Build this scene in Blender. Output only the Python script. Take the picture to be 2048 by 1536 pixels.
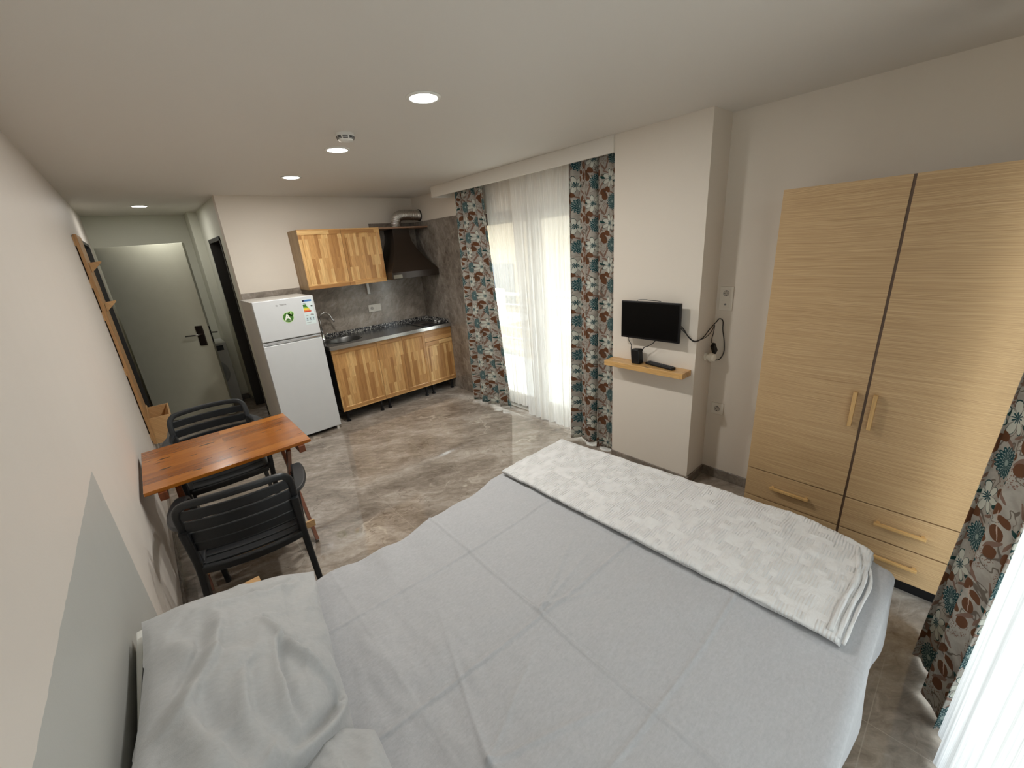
import bpy, math, random
from mathutils import Vector, Matrix, noise
random.seed(7)
S = bpy.context.scene
COL = S.collection
for o in list(bpy.data.objects): bpy.data.objects.remove(o)
PI = math.pi

# ------------------------------------------------------------------ camera
cd = bpy.data.cameras.new('camera'); cam = bpy.data.objects.new('camera', cd); COL.objects.link(cam)
R0 = ((0.74188342, -0.66687143, -0.0699391), (-0.26482687, -0.19558566, -0.94425261), (0.616016, 0.71904711, -0.32170723))
cam.matrix_world = Matrix(((R0[0][0], -R0[1][0], -R0[2][0], 0.26761), (R0[0][1], -R0[1][1], -R0[2][1], -5.06822),
                           (R0[0][2], -R0[1][2], -R0[2][2], 1.77776), (0, 0, 0, 1)))
cd.sensor_width = 36; cd.lens = 820.37 / 2048 * 36; cd.clip_start = 0.01
S.camera = cam
# ------------------------------------------------------------------ light and exposure
S.view_settings.view_transform = 'Standard'; S.view_settings.look = 'None'
S.view_settings.gamma = 1; S.view_settings.use_curve_mapping = False
S.view_settings.exposure = 0.33
S.cycles.max_bounces = 12; S.cycles.diffuse_bounces = 7; S.cycles.glossy_bounces = 4
S.cycles.transmission_bounces = 8; S.cycles.transparent_max_bounces = 16
S.cycles.caustics_reflective = False; S.cycles.caustics_refractive = False
S.cycles.sample_clamp_indirect = 6.0; S.cycles.use_denoising = True
W = bpy.data.worlds.new('world'); S.world = W; W.use_nodes = True
_n = W.node_tree.nodes; _l = W.node_tree.links; _n.clear()
_o = _n.new('ShaderNodeOutputWorld'); _b = _n.new('ShaderNodeBackground'); _g = _n.new('ShaderNodeTexCoord')
_s = _n.new('ShaderNodeSeparateXYZ'); _r = _n.new('ShaderNodeValToRGB'); _m = _n.new('ShaderNodeMapRange')
_l.new(_g.outputs['Generated'], _s.inputs[0]); _l.new(_s.outputs['Z'], _m.inputs['Value'])
_m.inputs['From Min'].default_value = -1; _m.inputs['From Max'].default_value = 1
_l.new(_m.outputs[0], _r.inputs[0]); _l.new(_r.outputs[0], _b.inputs['Color']); _l.new(_b.outputs[0], _o.inputs['Surface'])
_r.color_ramp.elements[0].position = 0.47; _r.color_ramp.elements[0].color = (.50, .47, .42, 1)
_r.color_ramp.elements[1].position = 0.53; _r.color_ramp.elements[1].color = (.86, .93, 1.0, 1)
_b.inputs['Strength'].default_value = 6.2

def portal(name, loc, rot, sx, sy):
    d = bpy.data.lights.new(name, 'AREA'); d.shape = 'RECTANGLE'; d.size = sx; d.size_y = sy
    d.cycles.is_portal = True
    o = bpy.data.objects.new(name, d); COL.objects.link(o); o.location = loc; o.rotation_euler = rot
portal('window_daylight', (3.36, -2.08, 1.07), (0, PI / 2, 0), 2.1, 2.0)
portal('window_daylight', (1.30, -5.58, 1.14), (PI / 2, 0, 0), 2.2, 2.2)

# ------------------------------------------------------------------ helpers
def tag(o, label=None, cat=None, group=None, kind=None):
    if label: o['label'] = label
    if cat: o['category'] = cat
    if group: o['group'] = group
    if kind: o['kind'] = kind
    return o

def empty(name, label, cat, loc=(0, 0, 0), rz=0, group=None):
    o = bpy.data.objects.new(name, None); COL.objects.link(o); o.empty_display_size = .05
    o.location = loc; o.rotation_euler = (0, 0, rz)
    return tag(o, label, cat, group)

class MB:
    def __init__(s): s.v = []; s.f = []; s.m = []; s.uv = {}
    def add(s, vs, fs, mi=0, uvs=None):
        b = len(s.v); s.v += [tuple(v) for v in vs]
        for f in fs: s.f.append(tuple(b + i for i in f)); s.m.append(mi)
        if uvs:
            for i, u in enumerate(uvs): s.uv[b + i] = u
        return s
    def box(s, x0, x1, y0, y1, z0, z1, mi=0, M=None):
        vs = [(x, y, z) for z in (z0, z1) for y in (y0, y1) for x in (x0, x1)]
        if M: vs = [M @ Vector(v) for v in vs]
        return s.add(vs, [(0, 2, 3, 1), (4, 5, 7, 6), (0, 1, 5, 4), (2, 6, 7, 3), (0, 4, 6, 2), (1, 3, 7, 5)], mi)
    def prism(s, pts, axis, a, b, mi=0):
        # pts: 2D polygon; extruded along axis from a to b
        def P(p, t):
            return {'x': (t, p[0], p[1]), 'y': (p[0], t, p[1]), 'z': (p[0], p[1], t)}[axis]
        n = len(pts)
        vs = [P(p, a) for p in pts] + [P(p, b) for p in pts]
        fs = [tuple(range(n)), tuple(reversed(range(n, 2 * n)))] + [(i, n + i, n + (i + 1) % n, (i + 1) % n) for i in range(n)]
        return s.add(vs, fs, mi)
    def lathe(s, prof, c=(0, 0, 0), n=32, mi=0, M=None, caps=True):
        vs = []; fs = []
        for r, z in prof:
            for k in range(n):
                a = 2 * PI * k / n
                p = Vector((r * math.cos(a), r * math.sin(a), z))
                if M: p = M @ p
                vs.append(p + Vector(c))
        for i in range(len(prof) - 1):
            for k in range(n):
                k2 = (k + 1) % n
                fs.append((i * n + k, i * n + k2, (i + 1) * n + k2, (i + 1) * n + k))
        if caps: fs.append(tuple(reversed(range(n)))); fs.append(tuple(range((len(prof) - 1) * n, len(prof) * n)))
        return s.add(vs, fs, mi)
    def sweep(s, path, prof, up=(0, 0, 1), mi=0, scales=None):
        # prof: closed 2D polygon (side, up)
        P = [Vector(p) for p in path]; n = len(prof); vs = []; fs = []
        u = Vector(up)
        for i, p in enumerate(P):
            t = (P[min(i + 1, len(P) - 1)] - P[max(i - 1, 0)]).normalized()
            side = t.cross(u)
            if side.length < 1e-4: side = Vector((1, 0, 0))
            side.normalize(); uu = side.cross(t).normalized()
            if up == 'auto': pass
            sc = scales[i] if scales else (1, 1)
            if not isinstance(sc, tuple): sc = (sc, sc)
            for a, b in prof: vs.append(p + side * a * sc[0] + uu * b * sc[1])
        for i in range(len(P) - 1):
            for k in range(n):
                k2 = (k + 1) % n
                fs.append((i * n + k, i * n + k2, (i + 1) * n + k2, (i + 1) * n + k))
        fs.append(tuple(reversed(range(n)))); fs.append(tuple(range((len(P) - 1) * n, len(P) * n)))
        return s.add(vs, fs, mi)
    def tube(s, path, r, n=8, mi=0, scales=None, up=(0.13, 0.21, 1)):
        return s.sweep(path, [(r * math.cos(2 * PI * k / n), r * math.sin(2 * PI * k / n)) for k in range(n)], up, mi, scales)
    def grid(s, nu, nv, fn, mi=0, uvfn=None):
        vs = [fn(i / nu, j / nv) for j in range(nv + 1) for i in range(nu + 1)]
        uv = [uvfn(i / nu, j / nv) for j in range(nv + 1) for i in range(nu + 1)] if uvfn else None
        w = nu + 1
        return s.add(vs, [(j * w + i, j * w + i + 1, (j + 1) * w + i + 1, (j + 1) * w + i) for j in range(nv) for i in range(nu)], mi, uv)
    def build(s, name, mats, parent=None, smooth=False, bevel=0, seg=2, loc=None, solid=0, sub=0):
        me = bpy.data.meshes.new(name); me.from_pydata(s.v, [], s.f)
        if not isinstance(mats, (list, tuple)): mats = [mats]
        for m in mats: me.materials.append(m)
        me.polygons.foreach_set('material_index', s.m)
        if s.uv:
            l = me.uv_layers.new(name='UVMap')
            for lp in me.loops: l.data[lp.index].uv = s.uv.get(lp.vertex_index, (0, 0))
        if smooth: me.polygons.foreach_set('use_smooth', [True] * len(me.polygons))
        me.update()
        o = bpy.data.objects.new(name, me); COL.objects.link(o)
        if loc: o.location = loc
        if parent: o.parent = parent
        if solid:
            d = o.modifiers.new('solid', 'SOLIDIFY'); d.thickness = solid; d.offset = 0
        if bevel:
            d = o.modifiers.new('bevel', 'BEVEL'); d.width = bevel; d.segments = seg; d.limit_method = 'ANGLE'; d.harden_normals = False
            me.polygons.foreach_set('use_smooth', [True] * len(me.polygons))
            d2 = o.modifiers.new('wn', 'WEIGHTED_NORMAL'); d2.keep_sharp = False
        if sub:
            d = o.modifiers.new('sub', 'SUBSURF'); d.levels = sub; d.render_levels = sub
        return o

def rrect(w, h, r, n=3):
    pts = []
    for cx, cy, a0 in ((w / 2 - r, h / 2 - r, 0), (-w / 2 + r, h / 2 - r, 90), (-w / 2 + r, -h / 2 + r, 180), (w / 2 - r, -h / 2 + r, 270)):
        for k in range(n + 1):
            a = math.radians(a0 + 90 * k / n); pts.append((cx + r * math.cos(a), cy + r * math.sin(a)))
    return pts

def bez(pts, n=24):
    # Catmull-Rom through points
    P = [Vector(p) for p in pts]; out = []
    Q = [P[0] * 2 - P[1]] + P + [P[-1] * 2 - P[-2]]
    seg = len(P) - 1; k = max(2, n // seg)
    for i in range(seg):
        a, b, c, d = Q[i:i + 4]
        for j in range(k):
            t = j / k
            out.append(.5 * ((2 * b) + (c - a) * t + (2 * a - 5 * b + 4 * c - d) * t * t + (3 * b - a - 3 * c + d) * t ** 3))
    out.append(P[-1]); return out

# ------------------------------------------------------------------ materials
class NT:
    def __init__(s, name):
        s.mat = bpy.data.materials.new(name); s.mat.use_nodes = True
        s.t = s.mat.node_tree; s.n = s.t.nodes; s.n.clear()
        s.out = s.n.new('ShaderNodeOutputMaterial'); s.b = s.n.new('ShaderNodeBsdfPrincipled')
        s.t.links.new(s.b.outputs[0], s.out.inputs['Surface'])
        s.tc = s.n.new('ShaderNodeTexCoord')
    def link(s, a, b): s.t.links.new(a, b)
    def put(s, inp, v):
        if hasattr(v, 'is_output'): s.link(v, inp)
        elif isinstance(v, (tuple, list)) and len(v) == 3 and inp.type == 'RGBA': inp.default_value = (*v, 1)
        else: inp.default_value = v
    def M(s, op, a, b=0.0, c=0.0):
        n = s.n.new('ShaderNodeMath'); n.operation = op
        for i, x in enumerate((a, b, c)): s.put(n.inputs[i], x)
        return n.outputs[0]
    def V(s, op, a, b=(0, 0, 0)):
        n = s.n.new('ShaderNodeVectorMath'); n.operation = op
        s.put(n.inputs[0], a)
        if op == 'SCALE': s.put(n.inputs['Scale'], b)
        else: s.put(n.inputs[1], b)
        return n.outputs['Value'] if op in ('LENGTH', 'DOT_PRODUCT') else n.outputs[0]
    def xyz(s, v):
        n = s.n.new('ShaderNodeSeparateXYZ'); s.put(n.inputs[0], v); return n.outputs[0], n.outputs[1], n.outputs[2]
    def comb(s, x, y, z=0.0):
        n = s.n.new('ShaderNodeCombineXYZ')
        for i, q in enumerate((x, y, z)): s.put(n.inputs[i], q)
        return n.outputs[0]
    def map(s, vec, scale=(1, 1, 1), rot=(0, 0, 0), loc=(0, 0, 0), typ='POINT'):
        n = s.n.new('ShaderNodeMapping'); n.vector_type = typ; s.put(n.inputs['Vector'], vec)
        n.inputs['Scale'].default_value = scale; n.inputs['Rotation'].default_value = rot; n.inputs['Location'].default_value = loc
        return n.outputs[0]
    def noise(s, vec, scale=5, detail=3, rough=.5, dist=0, col=False):
        n = s.n.new('ShaderNodeTexNoise'); s.put(n.inputs['Vector'], vec); n.inputs['Scale'].default_value = scale
        n.inputs['Detail'].default_value = detail; n.inputs['Roughness'].default_value = rough; n.inputs['Distortion'].default_value = dist
        return n.outputs['Color' if col else 'Fac']
    def ramp(s, fac, stops, interp='LINEAR'):
        n = s.n.new('ShaderNodeValToRGB'); s.put(n.inputs[0], fac); r = n.color_ramp; r.interpolation = interp
        while len(r.elements) < len(stops): r.elements.new(.5)
        for e, (p, c) in zip(r.elements, stops):
            e.position = p; e.color = (c, c, c, 1) if isinstance(c, (int, float)) else (*c, 1)
        return n.outputs[0]
    def mix(s, f, a, b, typ='MIX'):
        n = s.n.new('ShaderNodeMix'); n.data_type = 'RGBA'; n.blend_type = typ
        s.put(n.inputs[0], f); s.put(n.inputs[6], a); s.put(n.inputs[7], b); return n.outputs[2]
    def bump(s, h, strength=.3, dist=.01):
        n = s.n.new('ShaderNodeBump'); n.inputs['Strength'].default_value = strength; n.inputs['Distance'].default_value = dist
        s.put(n.inputs['Height'], h); s.link(n.outputs[0], s.b.inputs['Normal'])
    def set(s, **k):
        names = dict(color='Base Color', rough='Roughness', metal='Metallic', spec='Specular IOR Level', coat='Coat Weight',
                     emis='Emission Color', estr='Emission Strength', sheen='Sheen Weight', coatr='Coat Roughness')
        for a, v in k.items(): s.put(s.b.inputs[names[a]], v)
        return s

def plain(name, color, rough=.5, metal=0, spec=.5, coat=0, bump=None):
    m = NT(name); m.set(color=color, rough=rough, metal=metal, spec=spec, coat=coat)
    c = m.tc.outputs['Object']
    f = m.noise(c, 9, 4)
    m.set(color=m.mix(.06, color, m.mix(f, (0, 0, 0), (1, 1, 1)), 'OVERLAY'))
    if bump: m.bump(m.noise(c, bump[0], 4), bump[1], .002)
    return m.mat

def plaster(name, color, var=.05, uneven=.0):
    m = NT(name); c = m.tc.outputs['Object']
    f = m.noise(c, 1.7, 5, .55); g = m.noise(c, 140, 3, .6)
    m.set(color=m.mix(m.M('MULTIPLY', f, var * 2), color, tuple(x * .86 for x in color)), rough=.62, spec=.25)
    h = m.M('ADD', m.M('MULTIPLY', g, .12), m.M('MULTIPLY', m.noise(c, 3.5, 2), uneven))
    m.bump(h, .35, .004)
    return m.mat

M_wall = plaster('wall_paint', (.735, .675, .592))
M_wallleft = plaster('wall_paint_uneven', (.70, .66, .60), .05, 4.0)
M_ceil = plaster('ceiling_paint', (.72, .69, .64))
M_trimw = plaster('white_paint', (.74, .71, .65))
M_hall = plaster('hall_paint', (.64, .64, .55))
M_doorw = plain('door_paint', (.55, .55, .44), .38)
M_black = plain('black_plastic', (.006, .006, .007), .36, spec=.35)
M_unlit = plain('unlit_room_black', (.012, .012, .014), .8)  # near-black colour stands in for the missing light in corridor and bathroom
M_white = plain('white_plastic', (.78, .78, .74), .3)
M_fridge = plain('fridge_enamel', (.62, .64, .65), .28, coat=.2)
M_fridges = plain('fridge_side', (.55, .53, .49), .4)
M_chrome = plain('chrome', (.75, .75, .75), .12, 1)
M_steel = plain('brushed_steel', (.55, .55, .54), .26, 1)
M_darkmetal = plain('dark_metal', (.03, .03, .035), .35, .6)
M_hood = plain('hood_enamel', (.032, .021, .014), .36, .3)
M_glass_black = plain('black_glass', (.006, .006, .008), .06)
M_screen = plain('screen', (.002, .002, .002), .3, spec=.15)
M_chair = plain('chair_plastic', (.011, .013, .015), .42, bump=(90, .12))
M_rubber = plain('cable_black', (.006, .006, .007), .5)
M_frame = plain('window_frame_paint', (.16, .13, .11), .45)
M_doorframe = plain('door_frame_dark', (.03, .028, .025), .5)
M_cream = plain('cream_plastic', (.78, .73, .62), .35)
M_wardside = plain('wardrobe_side', (.36, .24, .12), .5)

def m_wood(name, c1, c2, c3, axis='z', staves=None, rough=.38, knots=False, coat=0.0, grain=1.0):
    # axis = grain direction; staves = (width, length)
    m = NT(name); c = m.tc.outputs['Object']; x, y, z = m.xyz(c)
    if axis == 'z': along, across = z, m.M('ADD', x, m.M('MULTIPLY', y, 1.0))
    elif axis == 'x': along, across = x, m.M('ADD', y, z)
    else: along, across = y, m.M('ADD', x, z)
    v = m.comb(along, across, 0.0)
    if staves:
        b = m.n.new('ShaderNodeTexBrick'); m.put(b.inputs['Vector'], v)
        b.offset = .37; b.offset_frequency = 2; b.squash = 1
        b.inputs['Color1'].default_value = (0, 0, 0, 1); b.inputs['Color2'].default_value = (1, 1, 1, 1)
        b.inputs['Mortar'].default_value = (.35, .35, .35, 1)
        b.inputs['Scale'].default_value = 1; b.inputs['Mortar Size'].default_value = .0004; b.inputs['Mortar Smooth'].default_value = 0
        b.inputs['Brick Width'].default_value = staves[1]; b.inputs['Row Height'].default_value = staves[0]
        tone = b.outputs['Color']
        tone = m.mix(.35, tone, m.noise(m.comb(m.M('MULTIPLY', along, .8), m.M('MULTIPLY', across, 9)), 3, 2, col=False))
    else:
        tone = m.noise(m.comb(m.M('MULTIPLY', along, 1.2), m.M('MULTIPLY', across, 7)), 3, 2)
    gv = m.comb(m.M('MULTIPLY', along, 2.2), m.M('MULTIPLY', across, 55), 0.0)
    if staves:
        tx = m.n.new('ShaderNodeSeparateColor'); m.put(tx.inputs[0], b.outputs['Color'])
        gv = m.comb(m.M('ADD', m.M('MULTIPLY', along, 2.2), m.M('MULTIPLY', tx.outputs[0], 7.0)), m.M('MULTIPLY', across, 55), 0.0)
    g = m.noise(gv, 3, 4, .6, .6)
    base = m.ramp(tone, [(.12, c1), (.5, c2), (.9, c3)])
    col = m.mix(m.M('MULTIPLY', m.ramp(g, [(.35, 1), (.6, 0)]), .42 * grain), base, tuple(q * .55 for q in c1))
    if knots:
        k = m.noise(m.comb(m.M('MULTIPLY', along, 3.2), m.M('MULTIPLY', across, 15)), 2.4, 1, .4)
        col = m.mix(m.ramp(k, [(.685, 0), (.735, 1)]), col, tuple(q * .16 for q in c1))
    m.set(color=col, rough=rough, coat=coat, coatr=.15)
    m.bump(g, .12, .0015)
    return m.mat

PC = ((.36, .165, .05), (.62, .345, .125), (.82, .55, .24))
M_stave = m_wood('butcher_block_vertical', *PC, 'z', (.034, .31), rough=.36, coat=.15)
M_staveh = m_wood('butcher_block_horizontal', *PC, 'x', (.05, .5), rough=.36, coat=.15)
M_cabside = m_wood('cabinet_side', (.30, .19, .09), (.37, .24, .12), (.45, .31, .16), 'z', (.05, .6), rough=.5)
M_pine = m_wood('pine', (.46, .25, .10), (.57, .34, .15), (.68, .44, .21), 'z', None, .5, True)
M_piney = m_wood('pine_lengthwise', (.47, .27, .11), (.60, .37, .17), (.70, .47, .23), 'y', None, .5)
M_shelf = m_wood('shelf_pine', (.52, .27, .08), (.64, .37, .13), (.75, .47, .19), 'y', (.05, .6), .35, True, .3)
M_rack = m_wood('rack_pine', (.40, .21, .08), (.52, .30, .13), (.62, .38, .17), 'z', (.05, .7), .45, True)
M_table = m_wood('varnished_pine', (.20, .055, .005), (.36, .11, .009), (.47, .17, .02), 'x', (.075, 1.3), .22, True, .35, .9)
M_tleg = m_wood('stained_leg', (.13, .035, .012), (.19, .055, .018), (.25, .08, .028), 'z', None, .35, False, .3)
M_handle = m_wood('handle_oak', (.55, .33, .12), (.64, .40, .16), (.72, .48, .21), 'z', None, .4)

def m_laminate():
    m = NT('oak_laminate'); x, y, z = m.xyz(m.tc.outputs['Object'])
    wv = m.noise(m.comb(m.M('MULTIPLY', y, 1.3), m.M('MULTIPLY', z, 2.5)), 1.6, 2)
    zz = m.M('ADD', z, m.M('MULTIPLY', wv, .035))
    a = m.noise(m.comb(m.M('MULTIPLY', y, .45), m.M('MULTIPLY', zz, 120)), 2.6, 6, .80)
    b = m.noise(m.comb(m.M('MULTIPLY', y, 2.5), m.M('MULTIPLY', zz, 420)), 2.0, 2, .6)
    c = m.ramp(a, [(.33, (.33, .195, .095)), (.5, (.53, .36, .185)), (.67, (.66, .48, .28))])
    m.set(color=m.mix(m.M('MULTIPLY', m.ramp(b, [(.4, 1), (.55, 0)]), .5), c, (.30, .18, .085)), rough=.48, spec=.4)
    m.bump(a, .1, .001)
    return m.mat
M_lam = m_laminate()

def m_marble(name, rough, tiles=None, light=1.0, vein=1.0):
    m = NT(name); c = m.tc.outputs['Object']
    rc = m.map(c, rot=(.5, .2, .6))
    a = m.noise(m.map(rc, (1, 2.2, 1.6)), 1.5, 7, .6, .8)
    b = m.noise(m.map(rc, (1.4, 3.4, 2)), 5.5, 8, .68, 1.0)
    d = m.noise(rc, 60, 3, .6)
    base = m.ramp(m.M('ADD', m.M('MULTIPLY', a, .55), m.M('MULTIPLY', b, .45)),
                  [(.36, tuple(light * q for q in (.15, .122, .097))), (.5, tuple(light * q for q in (.275, .235, .195))), (.64, tuple(light * q for q in (.43, .385, .335)))])
    base = m.mix(.16, base, m.mix(d, (0, 0, 0), (1, 1, 1)), 'OVERLAY')
    # light veins
    w = m.noise(m.V('ADD', c, m.V('SCALE', m.noise(c, 2.2, 4, .6, 0, True), .5)), 1.25, 3, .5)
    v1 = m.ramp(m.M('ABSOLUTE', m.M('SUBTRACT', w, .5)), [(.0, 1), (.012, 0)])
    sel = m.ramp(m.noise(c, 2.1, 2), [(.50, 0), (.62, 1)])
    base = m.mix(m.M('MULTIPLY', m.M('MULTIPLY', v1, sel), .6 * vein), base, (.62, .56, .47))
    w2 = m.noise(m.V('ADD', m.V('SCALE', c, 1.7), m.V('SCALE', m.noise(c, 5, 4, .6, 0, True), .3)), 2.6, 3, .5)
    v2 = m.ramp(m.M('ABSOLUTE', m.M('SUBTRACT', w2, .5)), [(.0, 1), (.010, 0)])
    base = m.mix(m.M('MULTIPLY', m.M('MULTIPLY', v2, m.ramp(m.noise(c, 3.3, 2), [(.52, 0), (.6, 1)])), .5), base, (.10, .07, .05))
    if tiles:
        x, y, z = m.xyz(c)
        def line(q, off, per, w=.0016):
            f = m.M('ABSOLUTE', m.M('SUBTRACT', m.M('FRACT', m.M('ADD', m.M('DIVIDE', m.M('SUBTRACT', q, off), per), .5)), .5))
            return m.M('LESS_THAN', f, w / per)
        q1, o1, p1, q2, o2, p2 = tiles
        D = dict(x=x, y=y, z=z)
        g = m.M('MAXIMUM', line(D[q1], o1, p1), line(D[q2], o2, p2))
        base = m.mix(m.M('MULTIPLY', g, .55), base, (.40, .36, .30))
    m.set(color=base, rough=rough, spec=.62)
    return m.mat
M_floor = m_marble('floor_marble', .04, ('x', 1.235, .625, 'y', -1.35, 1.25), 1.12)
M_tile = m_marble('wall_marble', .22, ('x', 2.36, 1.2, 'z', 1.49, .65), .95, .35)
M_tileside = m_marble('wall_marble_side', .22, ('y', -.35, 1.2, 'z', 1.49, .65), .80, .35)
M_skirt = m_marble('skirting_marble', .2, None, .75)

def m_granite():
    m = NT('granite'); c = m.tc.outputs['Object']
    n = m.n.new('ShaderNodeTexVoronoi'); m.put(n.inputs['Vector'], c); n.inputs['Scale'].default_value = 95
    sp = m.n.new('ShaderNodeSeparateColor'); m.put(sp.inputs[0], n.outputs['Color'])
    m.set(color=m.ramp(sp.outputs[0], [(0, (.02, .02, .022)), (.42, (.05, .05, .055)), (.5, (.22, .21, .19)), (.78, (.5, .48, .44)), (.9, (.10, .10, .11))], 'CONSTANT'), rough=.2)
    return m.mat
M_granite = m_granite()

def m_worktop():
    m = NT('dark_worktop'); c = m.tc.outputs['Object']
    n = m.n.new('ShaderNodeTexVoronoi'); m.put(n.inputs['Vector'], c); n.inputs['Scale'].default_value = 120
    sp = m.n.new('ShaderNodeSeparateColor'); m.put(sp.inputs[0], n.outputs['Color'])
    m.set(color=m.ramp(sp.outputs[0], [(0, (.018, .018, .018)), (.6, (.045, .043, .04)), (.85, (.12, .115, .10))], 'CONSTANT'), rough=.18)
    return m.mat
M_worktop = m_worktop()

def m_cloth(name, color, scale=700, wr=.5, slub=.1, wr_scale=14, translucent=0):
    m = NT(name); c = m.tc.outputs['Object']
    f = m.noise(m.map(c, (1, 1, 1), (0, 0, .5)), 90, 5, .75); g = m.noise(m.map(c, (1, 3.5, 1), (0, 0, .6)), 45, 4, .7)
    k = m.M('ADD', m.M('MULTIPLY', f, .5), m.M('MULTIPLY', g, .5))
    m.set(color=m.mix(m.ramp(k, [(.35, 0), (.65, 1)]), tuple(q * (1 - slub) for q in color), tuple(min(1, q * (1 + slub)) for q in color)), rough=.85, spec=.15, sheen=.15)
    w = m.noise(m.map(c, (1, 1, 1)), wr_scale, 4, .55, .5); w2 = m.noise(c, scale, 2)
    m.bump(m.M('ADD', m.M('MULTIPLY', w, 1.0), m.M('MULTIPLY', w2, .04)), wr, .012)
    return m.mat
M_sheet = m_cloth('grey_sheet', (.445, .45, .465), wr=.25, wr_scale=16, slub=.085)
M_pillow = m_cloth('grey_pillowcase', (.44, .447, .45), wr=.45, wr_scale=7, slub=.06)
M_mattress = m_cloth('mattress_cloth', (.6, .6, .58))

def m_blanket():
    m = NT('white_waffle_blanket'); c = m.tc.outputs['Object']; x, y, z = m.xyz(c)
    yy = m.M('ADD', y, m.M('MULTIPLY', m.noise(c, 6, 2), .02))
    rib = m.M('SINE', m.M('MULTIPLY', yy, 2 * PI / .0105))
    cell = m.noise(m.comb(m.M('MULTIPLY', m.M('FLOOR', m.M('DIVIDE', x, .035)), 1.37), m.M('MULTIPLY', yy, 5.5)), 3, 1)
    msk = m.ramp(cell, [(.44, 0), (.52, 1)])
    big = m.noise(m.map(c, (1.0, 1.9, 1)), 11, 5, .62, .8)
    h = m.M('ADD', m.M('MULTIPLY', m.M('MULTIPLY', rib, msk), .22), m.M('MULTIPLY', big, 1.1))
    m.set(color=(.72, .72, .715), rough=.9, spec=.1, sheen=.2)
    m.bump(h, .7, .009)
    return m.mat
M_blanket = m_blanket()

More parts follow.
